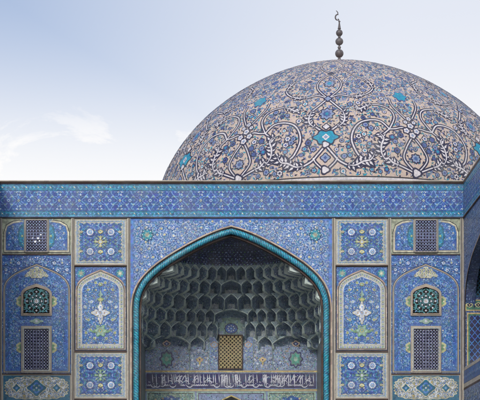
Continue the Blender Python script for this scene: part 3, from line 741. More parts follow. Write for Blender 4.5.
# ------------------------------------------------------------------ the niche: back wall
YB = 5.5; BS = (75+YB)/1500                         # metres per photo pixel at the back wall
def ZB(py): return (520-py)*BS+1.6
def back_wall():
    c = Inlay(); hw = 4.62
    c.rect(-hw, 0, hw, 10.9, 'wall_field', 0)
    X = lambda a: a*BS
    # below the inscription
    for a0, a1, m in ((-84.5, -36.5, 'green_panel'), (36.5, 84.5, 'green_panel'), (-34.5, 34.5, 'wall_field')):
        for top, bot in ((391.5, 470), (472, 540)):
            c.rect(X(a0), ZB(bot), X(a1), ZB(top), m, 1); c.frame(X(a0), ZB(bot), X(a1), ZB(top), .07, 'pale_green', 2); c.frame(X(a0)+.09, ZB(bot)+.09, X(a1)-.09, ZB(top)-.09, .03, 'brown', 2)
    for s_ in (-1, 1):
        p = (X(s_*60.5), ZB(403.5))
        c.poly([(p[0]+cos(a)*.62*(1+.1*cos(8*a)), p[1]+sin(a)*.4*(1+.1*cos(8*a))) for a in [2*pi*k/48 for k in range(48)]], 'cobalt', 3); c.flower(p, .2, 8, 'light_blue', 'white', 4)
    # central doorway below, its dark inside painted as a flat shape
    dr = full_arch(X(15), 0.0, ZB(410), ZB(396.3)); c.poly(full_arch(X(16.2), 0.0, ZB(410), ZB(394.9)), 'ochre', 4); c.poly(dr, 'hole', 5)
    # lines around the inscription
    for py0, py1, m in ((372.2, 371.0, 'ochre'), (371.0, 370.0, 'grey_tan'), (390.4, 389.3, 'ochre'), (391.4, 390.4, 'grey_tan')): c.rect(-hw, ZB(py0), hw, ZB(py1), m, 3)
    # upper field: panels either side of the window
    mk = c.mark()
    def insw(u, v):
        if not (12.6*BS < u < 83.5*BS and ZB(369) < v < 10.85): return False
        return hypot(u-64.5*BS, v-ZB(359)) > .48 and hypot(u-31.5*BS, v-ZB(360)) > .28
    floral(c, insw, (12*BS, ZB(369), 84*BS, 10.9), .36, 'lavender', ['white', 'pale_sky', 'pale_green', 'pink_tan'], ['wall_navy', 'pale_green', 'wall_navy', 'lavender', 'pink_tan'], 2, True, .022, .05, 71, 8)
    floral(c, lambda u, v: 37.5*BS < u < 83.5*BS and ZB(468) < v < ZB(393), (37*BS, ZB(440), 84*BS, ZB(392)), .42, 'pale_green', ['cream', 'pale_sky', 'pink_tan'], ['teal', 'leaf_green', 'cobalt', 'cream'], 2, True, .024, .06, 73, 7)
    c.mirror(0, mk)
    for s_ in (-1, 1):
        # panel with white blossoms
        a0, a1 = 12.2*s_, 22*s_; lo, hi = sorted((X(a0), X(a1)))
        c.rect(lo, ZB(369.8), hi, ZB(337), 'sky_wall', 1)
        c.palmette((X(17*s_), ZB(345)), .2, 'pink_tan', 'lavender', 'pink_tan', 3)
        for p in ((17, 357), (17, 334), (15, 351), (19, 351), (15, 363), (19.5, 362)): c.star((X(p[0]*s_), ZB(p[1])), .06, 5, random.choice(('pale_green', 'white')), 3)
        m0 = X(31.5*s_)
        for k in range(11):
            a = 2*pi*k/11; c.flower((m0+cos(a)*.42, ZB(358)+sin(a)*.42), .075, 5, 'white', 'lavender', 3)
        for k in range(7): a = 2*pi*k/7+.3; c.star((m0+cos(a)*.62, ZB(357)+sin(a)*.62), .045, 5, 'light_blue', 3)
        c.palmette((m0, ZB(360)), .17, 'ochre', 'pink_tan', 'brown', 4); c.leaf((m0, ZB(366)), pi/2, .4, .1, 'ochre', 4)
        for aa in (41.6, 22.2): c.rect(X(aa*s_)-.025, ZB(369.8), X(aa*s_)+.025, ZB(340), 'rib_green', 4)
        # big panel with green medallion
        m1 = X(64.5*s_)
        for r, m, ly in ((.42, 'wall_navy', 3), (.34, 'rib_green', 4), (.28, 'jade', 5), (.12, 'pale_green', 6)):
            c.poly([(m1+cos(a)*r*.86*(1+.14*cos(8*a)), ZB(359)+sin(a)*r*1.05*(1+.14*cos(8*a))) for a in [2*pi*k/48 for k in range(48)]], m, ly)
        for k in range(14):
            a = 2*pi*k/14; c.flower((m1+cos(a)*.62, ZB(357)+sin(a)*.56), .055, 5, random.choice(('pink_tan', 'lavender', 'pale_green')), 'wall_navy', 4)
        c.palmette((m1, ZB(344)), .2, 'pink_tan', 'wall_navy', 'lavender', 4)
        for k in range(10): c.star((m1+(k-4.5)*.17, ZB(351)+abs(k-4.5)*.03), .04, 4, 'pale_green', 4)
    # light panel and blue roundel above the window
    c.rect(X(-11.8), ZB(335.2), X(11.8), ZB(306), 'jade_pale', 2); c.frame(X(-11.8), ZB(335.2), X(11.8), ZB(306), .05, 'rib_green', 3)
    ce = (0, ZB(328.5))
    c.poly([(cos(a)*.36*(1+.05*cos(12*a)), ce[1]+sin(a)*.29*(1+.05*cos(12*a))) for a in [2*pi*k/60 for k in range(60)]], 'navy', 4)
    c.poly([(cos(a)*.31, ce[1]+sin(a)*.25) for a in [2*pi*k/40 for k in range(40)]], 'cobalt', 5)
    for k in range(8): c.star((cos(k*pi/4)*.17, ce[1]+sin(k*pi/4)*.14), .045, 5, 'white', 6)
    c.star(ce, .07, 6, 'light_blue', 6)
    for s_ in (-1, 1):
        for q in (334, 323.5): c.leaf((s_*.32, ZB(q)), pi/2, .16, .06, 'cobalt', 4)
    return c
glaze('wall_navy', (40, 46, 100)); glaze('jade', (74, 158, 142)); glaze('jade_pale', (118, 150, 140))
speckle('sky_wall', (108, 130, 176), [((180, 195, 210), 1.1, .22, 1), ((50, 70, 130), .9, .3, 1)], (120, 150, 190))
back_wall().build('niche_wall', front(YB), FAC)
sd_bx = [(-4.86, -4.60, .3, YB, 0, 10.8), (4.60, 4.86, .3, YB, 0, 10.8)]
for b in sd_bx: link('niche_jamb', box_mesh('niche_jamb', [b], ['jamb_tile']) if 'jamb_tile' in MATS else box_mesh('niche_jamb', [b], [speckle('jamb_tile', (104, 116, 116), [((150, 160, 150), 1, .3, 1), ((60, 70, 100), 1.2, .3, 1)], (84, 96, 110))]), FAC)
# inscription band
def script_band():
    c = Inlay(); L_ = 4.58*2; h = 16.2*BS; c.rect(-L_/2, 0, L_/2, h, 'script_navy', 0); c.frame(-L_/2, 0, L_/2, h, .025, 'lavender', 1)
    R = random.Random(17); u = L_/2-.12
    def st(pts, wd): c.ribbon(pts, wd*.95, 'script_white', 3, True)
    x = L_/2-.15
    while x > -L_/2+.15:                                     # the upper line of uprights and crossing strokes
        y0 = R.uniform(.2, .34); st([(x-.03*k/7, y0+k*(h-.08-y0)/7) for k in range(8)], .05); x -= R.choice((.11, .12, .2, .33))
    x = L_/2-.3
    while x > -L_/2+.5:
        y = R.uniform(.4, .62); w_ = R.uniform(.2, .45); st([(x-w_*k/9, y+.06*sin(k*.6)-.1*(k/9)**2) for k in range(10)], .045); x -= R.uniform(.55, .9)
    while u > -L_/2+.25:
        kind = R.choice('abceabeg')
        if kind == 'a':                                        # a tall upright with a hooked head
            t = R.uniform(-.03, .03); st([(u+t*k/6, .12+k*(h-.2)/6) for k in range(7)], .055); st([(u+t, h-.1), (u+t-.05, h-.15), (u+t-.07, h-.2)], .04); u -= R.uniform(.07, .11)
        elif kind == 'b':                                      # deep bowl
            st([(u-.17+.17*cos(a), .24-.15*sin(a)) for a in [k*pi/10 for k in range(11)]], .06); c.star((u-.17, .28), .03, 4, 'script_white', 4, .7); u -= R.uniform(.17, .24)
        elif kind == 'c':                                      # looped head with tail
            st([(u-.07+.07*cos(a), .38+.07*sin(a)) for a in [k*2*pi/10 for k in range(11)]], .04); st([(u, .38), (u-.03, .2), (u-.14, .12), (u-.27, .14)], .055); u -= R.uniform(.13, .19)
        elif kind == 'd':                                      # long sweep rising over the line
            st([(u-.06*k, .45+.2*sin(k*.45)) for k in range(9)], .045); st([(u-.05*k, .18+.03*sin(k*1.6)) for k in range(9)], .055); u -= R.uniform(.2, .28)
        elif kind == 'e':                                      # teeth
            st([(u-.03*k, .17+(.08 if k % 3 == 1 else 0)) for k in range(12)], .045); c.star((u-.15, .36), .03, 4, 'script_white', 4, .7); c.star((u-.21, .37), .03, 4, 'script_white', 4, .7); u -= R.uniform(.18, .24)
        elif kind == 'f':                                      # slanted double stroke
            st([(u-.03*k, .14+.07*k) for k in range(8)], .05); st([(u-.24-.012*k, .16+.075*k) for k in range(8)], .045); u -= R.uniform(.14, .19)
        else: st([(u-.13+.12*cos(a), .34+.1*sin(a)) for a in [k*pi/7-1 for k in range(10)]], .05); c.star((u-.1, .56), .028, 4, 'script_white', 4, .7); u -= R.uniform(.14, .19)
        if R.random() < .25:
            x0 = u+R.uniform(0, .15); st([(x0-.035*k, h-.2+.05*sin(k*.7)-.004*k*k) for k in range(9)], .05)
        if R.random() < .6: c.leaf((u+R.uniform(0, .2), R.uniform(.5, h-.12)), R.uniform(2.3, 3.4), .1, .03, 'script_white', 4)
        if R.random() < .6:
            p = (u+R.uniform(0, .2), R.uniform(.1, h-.1)); c.ribbon([(p[0]+cos(a)*.06, p[1]+sin(a)*.06) for a in [k*.6 for k in range(8)]], .014, 'turquoise', 2)
    return c
glaze('script_navy', (30, 30, 92)); glaze('script_white', (205, 208, 222), var=.15)
script_band().build('inscription_band', front(YB-.03), FAC, (0, 0, ZB(388.9)))
# central window of the niche
wi = bpy.data.objects.new('window', None); C.objects.link(wi); wi.parent = FAC; wi.location = (-.04, YB-.05, ZB(369.3))
wh, wH = 11.2*BS, 33.4*BS
frame_poly([(wh+.06, -.0), (wh+.06, wH+.06), (-wh-.06, wH+.06), (-wh-.06, 0)], [(wh, 0.05), (wh, wH), (-wh, wH), (-wh, .05)], -.06, .03, 'brown', 'frame', wi, None)
c = Inlay(); c.rect(-wh, .05, wh, wH, 'hole', 0); c.build('pane', front(.0), wi)
c = Inlay(); lattice(c, (-wh, .05, wh, wH), .205, .2, .062, 'window_gold', 1); glaze('window_gold', (166, 150, 108), .55, var=.15)
c.build('lattice', front(-.02), wi)

# ------------------------------------------------------------------ muqarnas vault
Y0 = .28
#          z        W                    D      n     cells
TB = [(10.70, 4.62, 5.22, 14.0), (11.45, 4.62, 5.02, 7.0), (12.19, 4.60, 4.75, 4.6), (12.81, 4.52, 4.35, 3.3),
      (13.52, 4.28, 3.62, 2.7), (14.13, 3.72, 2.90, 2.35), (14.74, 2.95, 2.20, 2.1)]
def plan(W, D, n, NP=720):
    P = []
    for i in range(NP+1):
        a = pi*i/NP; x, y = cos(a), sin(a)
        r = (abs(x)**n+abs(y)**n)**(-1/n); P.append((x*r*W, Y0+y*r*D))
    L_ = [0]
    for p, q in zip(P, P[1:]): L_.append(L_[-1]+hypot(q[0]-p[0], q[1]-p[1]))
    return P, [l/L_[-1] for l in L_]
import bisect
PLANS = [plan(b[1], b[2], b[3]) for b in TB]
WALLP = plan(4.62, 5.22, 14)
def at_s(pl, s):
    P, L_ = pl; s = min(max(s, 0), 1); k = min(len(L_)-2, max(0, bisect.bisect_right(L_, s)-1)); t = (s-L_[k])/((L_[k+1]-L_[k]) or 1)
    return P[k][0]+(P[k+1][0]-P[k][0])*t, P[k][1]+(P[k+1][1]-P[k][1])*t
def s_of_x(pl, x):
    """fraction along the back half whose x offset is x (positive x)"""
    P, L_ = pl
    for i in range(len(P)-1):
        if P[i+1][1] > Y0+.5 and P[i+1][0] <= x: return L_[i+1]
    return .5
def bounds(pl, xs):
    """cell borders symmetric about the axis from x offsets and side fractions"""
    half = sorted(set([0]+xs)); return half
NU, NV = 18, 16
def tier(i, cells, opens=(), deep=(), tall={}):
    """cells: list of (s0,s1). opens: indices left as flat bay. deep: {index: extra depth}"""
    z0, z1 = TB[i][0], TB[i+1][0]; P0, P1 = PLANS[i], PLANS[i+1]
    tierV = []; tierF = []; tierM = []
    niches = []
    for ci, (s0, s1) in enumerate(cells):
        op = ci in opens; dp = deep.get(ci, .30) if isinstance(deep, dict) and not op else (deep.get(ci, 0) if isinstance(deep, dict) else .30)
        sm = (s0+s1)/2; wide = (s1-s0) > .11
        def pos(u, v, P):
            s = sm+(s1-s0)/2*u; b = at_s(P0, s); t = at_s(P1, s)
            if dp:
                k = min(1, max(0, (1-abs(u))/.05)); wl = at_s(WALLP, s); 
                # push towards the wall behind
                nx, ny = -b[0]*.12, 0
                if dp == 'wall': bb = (b[0], max(b[1], wl[1])) if abs(b[0]) < 4.2 else b
                else:
                    cx, cy = 0, Y0+TB[i][2]*.25; dx, dy = b[0]-cx, b[1]-cy; d = hypot(dx, dy); bb = (b[0]+dx/d*dp, b[1]+dy/d*dp)
                b = (b[0]+(bb[0]-b[0])*k, b[1]+(bb[1]-b[1])*k)
            hang = .16*max(0, (abs(u)-.55)/.45)**1.3*max(0, 1-v*2.5) if i else 0
            return (b[0]+(t[0]-b[0])*(P+.03*(hang > 0)), b[1]+(t[1]-b[1])*(P+.03*(hang > 0)), z0+(z1-z0)*v-hang)
        def arch(u):
            a = abs(u)
            if ci in tall: return .999 if a < tall[ci] else .9-.5*((a-tall[ci])/(1-tall[ci]))**1.6
            return (.975-.36*a**1.05-.10*a**5) if not wide else (.97-.34*a**2.2-.12*a**.9)
        US = [-1, -.91, -.74, -.58, -.47, -.40, -.2, 0, .2, .40, .47, .58, .74, .91, 1]
        if wide: US = [-1, -.95]+[-.95+1.9*k/20 for k in range(1, 20)]+[.95, 1]
        TS = [0, .05, .1, .16, .3, .45, .52, .6, .68, .76, .84, .90, .95, 1]
        V = []; F = []; M = []; nu = len(US)-1; NVc = len(TS)-1
        flat = .42 if not wide else .8
        for u in US:
            for iv, t in enumerate(TS):
                a = arch(u); v = a*t
                if op:
                    e = min(1, max(0, (abs(u)-.9)/.1)); V.append(pos(u, v, (1-sqrt(max(0, 1-t*t)))*e if t < 1 else e)); continue
                e = max(0, (abs(u)-flat)/(1-flat))**1.15
                q = max(0, (t-.42)/.58)**1.9; q2 = min(1, t*3.6)**.6
                V.append(pos(u, v, max(q, q*(1-e)+q2*e) if t < 1 else 1))
        for iu in range(nu):
            for iv in range(NVc):
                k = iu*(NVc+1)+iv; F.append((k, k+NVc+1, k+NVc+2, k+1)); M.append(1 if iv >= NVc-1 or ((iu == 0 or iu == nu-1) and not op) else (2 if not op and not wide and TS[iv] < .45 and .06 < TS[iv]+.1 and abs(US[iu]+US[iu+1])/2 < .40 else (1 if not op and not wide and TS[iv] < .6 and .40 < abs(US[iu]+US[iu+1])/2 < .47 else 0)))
        niches.append((V, F, M))
        b = len(tierV)
        for u in US:
            a = arch(u)
            for j in range(4):
                v = a+(0, min(.05, (1-a)*.4), (1-a)*.8, 1-a)[j]
                if op:
                    e = min(1, max(0, (abs(u)-.9)/.1)); tierV.append(pos(u, v, e))
                else: tierV.append(pos(u, v, 1))
        for iu in range(nu):
            for j in range(3):
                k = b+iu*4+j; tierF.append((k, k+4, k+5, k+1)); tierM.append(1 if j == 0 else 0)
    rootme = make_mesh('muqarnas_tier', tierV, tierF, tierM, ['muq_field', 'muq_edge', 'muq_line'])
    T = link('muqarnas_tier', rootme, FAC)
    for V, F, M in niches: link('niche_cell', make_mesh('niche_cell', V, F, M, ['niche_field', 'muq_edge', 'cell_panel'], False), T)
    return T
speckle('cell_panel', (162, 172, 176), [((70, 90, 150), 1.5, .26, 1), ((90, 150, 150), 1.1, .2, 1)], (96, 116, 160), cover=.7, vscale=4, vw=.012)  # paler tile: light on the cell's lower back put into the colour
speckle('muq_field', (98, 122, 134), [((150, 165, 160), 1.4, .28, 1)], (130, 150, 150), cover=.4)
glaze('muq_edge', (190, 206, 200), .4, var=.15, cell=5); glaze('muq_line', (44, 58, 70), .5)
def even(n): return [(k/n, (k+1)/n) for k in range(n)]
def sym(half):
    """half: ascending s values from 0 to <.5 ; returns the full set of cells with one centred cell"""
    b = half+[1-h for h in reversed(half)]; return list(zip(b, b[1:]))
p1 = PLANS[1]
def sx(i, *xs): return [s_of_x(PLANS[i], x*BS) for x in xs]
t0 = sym([0, .09, .18, .27]+sx(0, 84, 43, 28, 13)); t1 = sym([0, .07, .14, .20]+sx(1, 76, 64, 47, 36.5, 25.5, 14.5))
t2 = sym([0, .055, .11, .165, .22, .27]+sx(2, 61, 49, 38, 28, 18))
def mid(c): return len(c)//2
tier(0, t0, opens=(mid(t0), mid(t0)-1, mid(t0)+1), deep={}, tall={4: .42, len(t0)-5: .42})
tier(1, t1, opens=(mid(t1),), deep={5: .42, len(t1)-6: .42, mid(t1): 'wall'})
tier(2, t2, deep={mid(t2): 'wall'})
def row(n, centre):
    w_ = 1/n; b = []; x = .5-centre*w_
    while x > .012: b.append(x); x -= w_
    return sym([0]+sorted(b))
c3 = row(19, .5); tier(3, c3, deep={mid(c3): .25})
c4 = row(19, .92); tier(4, c4, deep={mid(c4): .45})
c5 = row(17, .5); tier(5, c5)
# smooth starred canopy above the last tier
def canopy():
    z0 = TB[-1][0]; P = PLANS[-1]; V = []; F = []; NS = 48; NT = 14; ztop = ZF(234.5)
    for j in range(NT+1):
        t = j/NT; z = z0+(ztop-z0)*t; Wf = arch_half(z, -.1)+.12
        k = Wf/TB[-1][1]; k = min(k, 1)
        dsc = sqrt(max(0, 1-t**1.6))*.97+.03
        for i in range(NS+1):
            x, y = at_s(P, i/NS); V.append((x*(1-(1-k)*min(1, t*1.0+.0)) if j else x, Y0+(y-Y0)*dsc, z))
    for j in range(NT):
        for i in range(NS): k = j*(NS+1)+i; F.append((k, k+1, k+NS+2, k+NS+1))
    M = [0]*len(F); nb = (NS+1)
    def cp(s, t):
        j = min(NT-1, int(t*NT)); f = t*NT-j; i = min(NS-1, int(s*NS)); g_ = s*NS-i
        a, b, c_, d = V[j*nb+i], V[j*nb+i+1], V[(j+1)*nb+i], V[(j+1)*nb+i+1]
        return [((a[q]*(1-g_)+b[q]*g_)*(1-f)+(c_[q]*(1-g_)+d[q]*g_)*f) for q in (0, 1, 2)]
    V0 = len(V)
    for row_ in range(11):
        t = .05+row_*.082; n = 44-2*row_
        for k in range(n):
            s_ = (k+.5*(row_ % 2)+.3)/n; x, y, z = cp(min(.995, s_), t); x *= .985; y -= .03; z -= .02; r = .042 if row_ % 3 == 0 else .026; b = len(V)
            V += [(x-r, y, z), (x, y-.012, z-r), (x+r, y, z), (x, y+.012, z+r)]; F.append((b, b+1, b+2, b+3)); M.append(1 if (k+row_) % 3 else 2)
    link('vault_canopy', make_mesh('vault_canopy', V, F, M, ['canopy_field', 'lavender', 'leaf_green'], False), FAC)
canopy()

# ------------------------------------------------------------------ dome
DOME = thing('tiled_dome', 'big pinkish tan dome with scrolling blue and turquoise tile vines rising behind the roofline', 'dome', (7.64, 31, 0))
K, H0, HH, AA, BB = 12.98, 21.3+1.6, 10.84, 1.2, 1.07
def dprof(t):
    if t < 0: a = -t*pi/2; return K*cos(a)**.9, H0-HH*sin(a)*.8
    A = min(t, 1)*pi/2; return K*max(cos(A), 1e-9)**AA, H0+HH*sin(A)**BB
tt = [-.22+1.22*i/600 for i in range(601)]
DP = [dprof(t) for t in tt]; i0 = min(range(601), key=lambda i: abs(tt[i])); SL = [0]
for p, q in zip(DP, DP[1:]): SL.append(SL[-1]+hypot(q[0]-p[0], q[1]-p[1]))
SL = [s-SL[i0] for s in SL]
def dome_at(u, s, o):
    """u: angle (radians from the axis towards the courtyard), s: arc length up from the widest ring"""
    k = min(599, max(0, bisect.bisect_right(SL, s)-1)); t = (s-SL[k])/((SL[k+1]-SL[k]) or 1)
    r = DP[k][0]+(DP[k+1][0]-DP[k][0])*t; z = DP[k][1]+(DP[k+1][1]-DP[k][1])*t
    dr, dz = DP[k+1][0]-DP[k][0], DP[k+1][1]-DP[k][1]; d = hypot(dr, dz); o = o*.45
    r2 = r+dz/d*o; z2 = z-dr/d*o
    return (sin(u)*r2, -cos(u)*r2, z2)
def dome_shell():
    V = []; F = []; n = 160; rows = [-4.0+(SL[-1]+4.0)*j/90 for j in range(91)]
    for s in rows:
        s = min(s, SL[-1]-.0005)
        for i in range(n): V.append(dome_at(2*pi*i/n, s, 0))
    for j in range(90):
        for i in range(n): F.append((j*n+i, j*n+(i+1) % n, (j+1)*n+(i+1) % n, (j+1)*n+i))
    return make_mesh('dome_shell', V, F, [], ['dome_field'], True)
glaze('d_navy', (28, 30, 66), .6, spec=.25, var=.18, cell=11); glaze('d_blue', (62, 84, 142), .6, spec=.25, var=.18, cell=11); glaze('d_lav', (124, 140, 174), .6, spec=.25, var=.18, cell=11); glaze('d_white', (206, 202, 208), .6, spec=.25, var=.18, cell=11)
glaze('d_turq', (16, 138, 170), .6, spec=.25, var=.18, cell=11); glaze('d_teal', (64, 112, 126), .6, spec=.25, var=.18, cell=11); glaze('d_peach', (206, 170, 146), .6, spec=.25, var=.18, cell=11)
link('shell', dome_shell(), DOME)
class DomeInlay(Inlay):
    """u in metres along the ring measured at the point's own height"""
    pass
def rad(s):
    k = min(599, max(0, bisect.bisect_right(SL, s)-1)); return DP[k][0]
STEP = 2*pi/14; A0 = radians(-8)
def d_inlay():
    c = Inlay()
    # everything is drawn for one sector in local (x metres at s, s) then turned
    R = random.Random(23)
    occ = []                                        # occupied points, sector-local
    sector = Inlay()
    def U(x, s): return (x/max(.6, rad(s)), s)
    def rib(pts, wd=.17, core='d_white', edge='d_navy', ly=3, reg=True):
        # densify
        P = []
        for p, q in zip(pts, pts[1:]):
            n = max(1, int(hypot(q[0]-p[0], q[1]-p[1])/.12))
            for k in range(n): P.append((p[0]+(q[0]-p[0])*k/n, p[1]+(q[1]-p[1])*k/n))
        P.append(pts[-1])
        if reg: occ.extend(P)
        wd *= .54; sector.ribbon(P, wd+.18, edge, ly); sector.ribbon(P, wd, core, ly+2)
    def curve(P, n=9): 
        o = []
        for i in range(len(P)-1):
            p0 = P[max(i-1, 0)]; p1 = P[i]; p2 = P[i+1]; p3 = P[min(i+2, len(P)-1)]
            for k in range(n):
                t = k/n; o.append(tuple(.5*(2*p1[j]+(-p0[j]+p2[j])*t+(2*p0[j]-5*p1[j]+4*p2[j]-p3[j])*t*t+(-p0[j]+3*p1[j]-3*p2[j]+p3[j])*t**3) for j in (0, 1)))
        o.append(P[-1]); return o
    def lobed(c0, r, m, ly, n=8, am=.16, sy=1, reg=True):
        sector.poly([(c0[0]+cos(a)*r*(1+am*cos(n*a)), c0[1]+sin(a)*r*sy*(1+am*cos(n*a))) for a in [2*pi*k/40 for k in range(40)]], m, ly)
        if reg: occ.append(c0); occ.extend([(c0[0]+cos(a)*r, c0[1]+sin(a)*r*sy) for a in (0, 1, 2, 3, 4, 5)])
    def bloom(p, r, ly=3, reg=True):
        n = R.choice((5, 6, 6, 8)); ro = R.random()
        sector.star(p, r*1.25, n, 'd_navy', ly, .84, ro); sector.star(p, r*.98, n, R.choice(('d_lav', 'd_lav', 'd_blue', 'd_lav', 'd_lav', 'd_white')), ly+1, .7, ro)
        sector.star(p, r*.5, 5, R.choice(('d_blue', 'd_turq', 'd_navy', 'd_blue')), ly+2, .7, ro)
        if reg: occ.append(p)
    def acanthus(path, sz=.34):
        """curling half-palmette growing along a ribbon: overlapping navy lobes with white cut hearts"""
        P = curve(path, 6); n = len(P); occ.extend(P)
        sector.ribbon(P, .46, 'd_navy', 8, True)
        for k in range(1, n-1, 3):
            a = atan2(P[k+1][1]-P[k-1][1], P[k+1][0]-P[k-1][0]); g = sz*(.85+.55*sin(pi*k/n))
            for s_ in (1, -1):
                aa = a+s_*(.95+.2*R.random()); gg = g*(1 if s_ == (1 if (k//2) % 2 else -1) else .68)
                sector.leaf((P[k][0]-cos(aa)*.06, P[k][1]-sin(aa)*.06), aa, gg*1.3, gg*1.0, 'd_navy', 8); sector.leaf((P[k][0]+cos(aa)*.06, P[k][1]+sin(aa)*.06), aa, gg*.72, gg*.3, 'd_white', 10)
                occ.append((P[k][0]+cos(aa)*gg*.7, P[k][1]+sin(aa)*gg*.7))
        sector.ribbon(P, .11, 'd_white', 11, True)
    D = STEP*12.5                                    # ~5.6 m from palmette axis (A) to crown axis (B)
    # --- axis A (x=0)
    both = lambda f: (f(1), f(-1))
    rib(curve([(0, .35), (-.55, .9), (-.75, 1.25)]), .13); rib(curve([(0, .35), (.55, .9), (.75, 1.25)]), .13)
    for s_ in (1, -1):
        rib(curve([(0, 2.1), (s_*.45, 1.5), (s_*.95, .95), (s_*1.8, .62), (s_*2.6, .95), (s_*3.1, 1.75)]))       # foot ribbon sweeping out
        rib(curve([(0, 3.0), (s_*.5, 3.35), (s_*1.1, 4.0), (s_*1.15, 4.7), (s_*.6, 5.4), (0, 6.1)]))                # ogee medallion
        acanthus([(s_*.75, 3.45), (s_*1.12, 3.85), (s_*1.2, 4.35), (s_*1.05, 4.9)])
        rib(curve([(s_*4.1, 3.35), (s_*3.6, 3.95), (s_*2.9, 4.05), (s_*2.2, 3.8), (s_*1.75, 3.2), (s_*1.62, 2.4), (s_*1.95, 1.5), (s_*2.4, 1.1)]))   # big loop
        acanthus([(s_*1.3, .75), (s_*1.8, .72), (s_*2.3, .98), (s_*2.75, 1.1), (s_*3.0, 1.5)], .4)
        acanthus([(s_*3.75, 1.0), (s_*3.45, 1.5), (s_*3.45, 2.1), (s_*3.65, 2.65), (s_*3.4, 3.0)], .38)
        acanthus([(s_*4.5, .8), (s_*4.1, .95), (s_*3.8, 1.3)], .34)
        rib(curve([(s_*4.1, 3.35), (s_*3.5, 2.7), (s_*3.4, 1.9), (s_*3.7, 1.1), (s_*4.6, .75), (s_*D, .3)]), .15)   # to the foot of axis B
        rib(curve([(s_*D, 2.9), (s_*(D-.55), 2.0), (s_*(D-.75), 1.2), (s_*D, .3)]), .13)
        rib(curve([(s_*D, 2.9), (s_*(D-.5), 3.5), (s_*(D-1.1), 3.4), (s_*4.1, 3.35)]), .15)
        # upper register
        rib(curve([(0, 6.1), (s_*.8, 6.5), (s_*1.9, 6.3), (s_*2.9, 6.6), (s_*3.6, 7.4), (s_*3.3, 8.6), (s_*2.3, 9.2)]), .15)
        rib(curve([(s_*4.1, 3.35), (s_*4.6, 4.4), (s_*4.3, 5.2), (s_*3.3, 5.5), (s_*2.4, 5.1)]), .14)
        rib(curve([(s_*D*.97, 4.2), (s_*(D-.9), 5.4), (s_*(D-1.0), 6.2)]), .12)
        rib(curve([(0, 6.1), (s_*.9, 7.3), (s_*.9, 8.4), (0, 9.6)]), .13)
        acanthus([(s_*3.2, 5.5), (s_*2.7, 5.3), (s_*2.2, 5.0), (s_*1.9, 5.2)], .3); acanthus([(s_*3.6, 7.3), (s_*3.5, 8.0), (s_*3.2, 8.6)], .3); acanthus([(s_*1.7, 6.35), (s_*2.3, 6.35), (s_*2.9, 6.6)], .26)
        rib(curve([(0, 9.6), (s_*.9, 10.4), (s_*1.4, 11.4), (s_*.8, 12.6), (0, 13.4)]), .12)
        rib(curve([(s_*2.3, 9.2), (s_*1.5, 10.2), (s_*1.0, 11.0)]), .12)
    # turquoise palmette on A
    pts = [(cos(a)*(.66+.2*abs(cos(a)))*(1+.13*cos(6*a)), 2.68+sin(a)*.5*(1+.16*cos(6*a))) for a in [2*pi*k/48 for k in range(48)]]
    pts = [(x*.82, 2.68+(y-2.68)*.92) for x, y in pts]
    sector.poly([(x*1.14, 2.65+(y-2.65)*1.22) for x, y in pts], 'd_navy', 10); sector.poly(pts, 'd_turq', 11)
    occ.extend(pts); lobed((0, 2.7), .2, 'd_white', 12, 4); lobed((0, 2.7), .11, 'd_lav', 13, 4)
    lobed((0, 2.15), .27, 'd_navy', 12, 3); lobed((0, 2.15), .18, 'd_white', 13, 3)
    lobed((0, 1.25), .3, 'd_navy', 4, 4); lobed((0, 1.25), .23, 'd_lav', 5, 4); lobed((0, 1.25), .1, 'd_blue', 6, 4)
    lobed((0, .45), .3, 'd_navy', 8, 3); lobed((0, .45), .2, 'd_white', 9, 3)
    lobed((0, 4.6), .52, 'd_navy', 5, 8, .14); lobed((0, 4.6), .43, 'd_lav', 6, 8, .16); lobed((0, 4.6), .26, 'd_blue', 7, 8); lobed((0, 4.6), .12, 'd_turq', 8, 6)
    lobed((0, 3.5), .26, 'd_navy', 12, 4); lobed((0, 3.5), .18, 'd_white', 13, 4)
    lobed((0, 6.1), .3, 'd_navy', 8, 4); lobed((0, 6.1), .2, 'd_lav', 9, 4); lobed((0, 8), .5, 'd_navy', 5, 8, .14); lobed((0, 8), .4, 'd_lav', 6, 8); lobed((0, 8), .2, 'd_turq', 7, 8)
    lobed((0, 9.6), .3, 'd_navy', 8, 4); lobed((0, 11.3), .4, 'd_blue', 5, 6, .14)
    # crown on B: drawn at +D only
    xb = D
    lobed((xb, .35), .34, 'd_navy', 8, 3); lobed((xb, .35), .22, 'd_white', 9, 3)
    lobed((xb, 1.3), .34, 'd_navy', 4, 8, .12); lobed((xb, 1.3), .25, 'd_lav', 5, 8); lobed((xb, 1.3), .12, 'd_blue', 6, 8)
    for dx, dy, r in ((0, 2.95, .3), (-.35, 3.3, .28), (.35, 3.3, .28), (0, 3.7, .3), (-.3, 4.0, .2), (.3, 4.0, .2), (0, 4.3, .24)):
        lobed((xb+dx, dy), r, 'd_navy', 8, 5, .12); lobed((xb+dx, dy), r*.66, 'd_white', 10, 5, .12); lobed((xb+dx, dy), r*.3, 'd_lav', 11, 5)
    pts2 = [(xb+x*.68, 6.5+(y-2.65)*.95) for x, y in pts]
    sector.poly([(xb+(x-xb)*1.12, 6.5+(y-6.5)*1.2) for x, y in pts2], 'd_blue', 10); sector.poly(pts2, 'd_turq', 11); occ.extend(pts2)
    lobed((xb, 9.0), .35, 'd_blue', 5, 6)
    occ += [(x, y) for x, y in [(0, 2.7)]*3]
    # filling blossoms and leaves: staggered with jitter, kept off the ribbons
    s = .42; row = 0
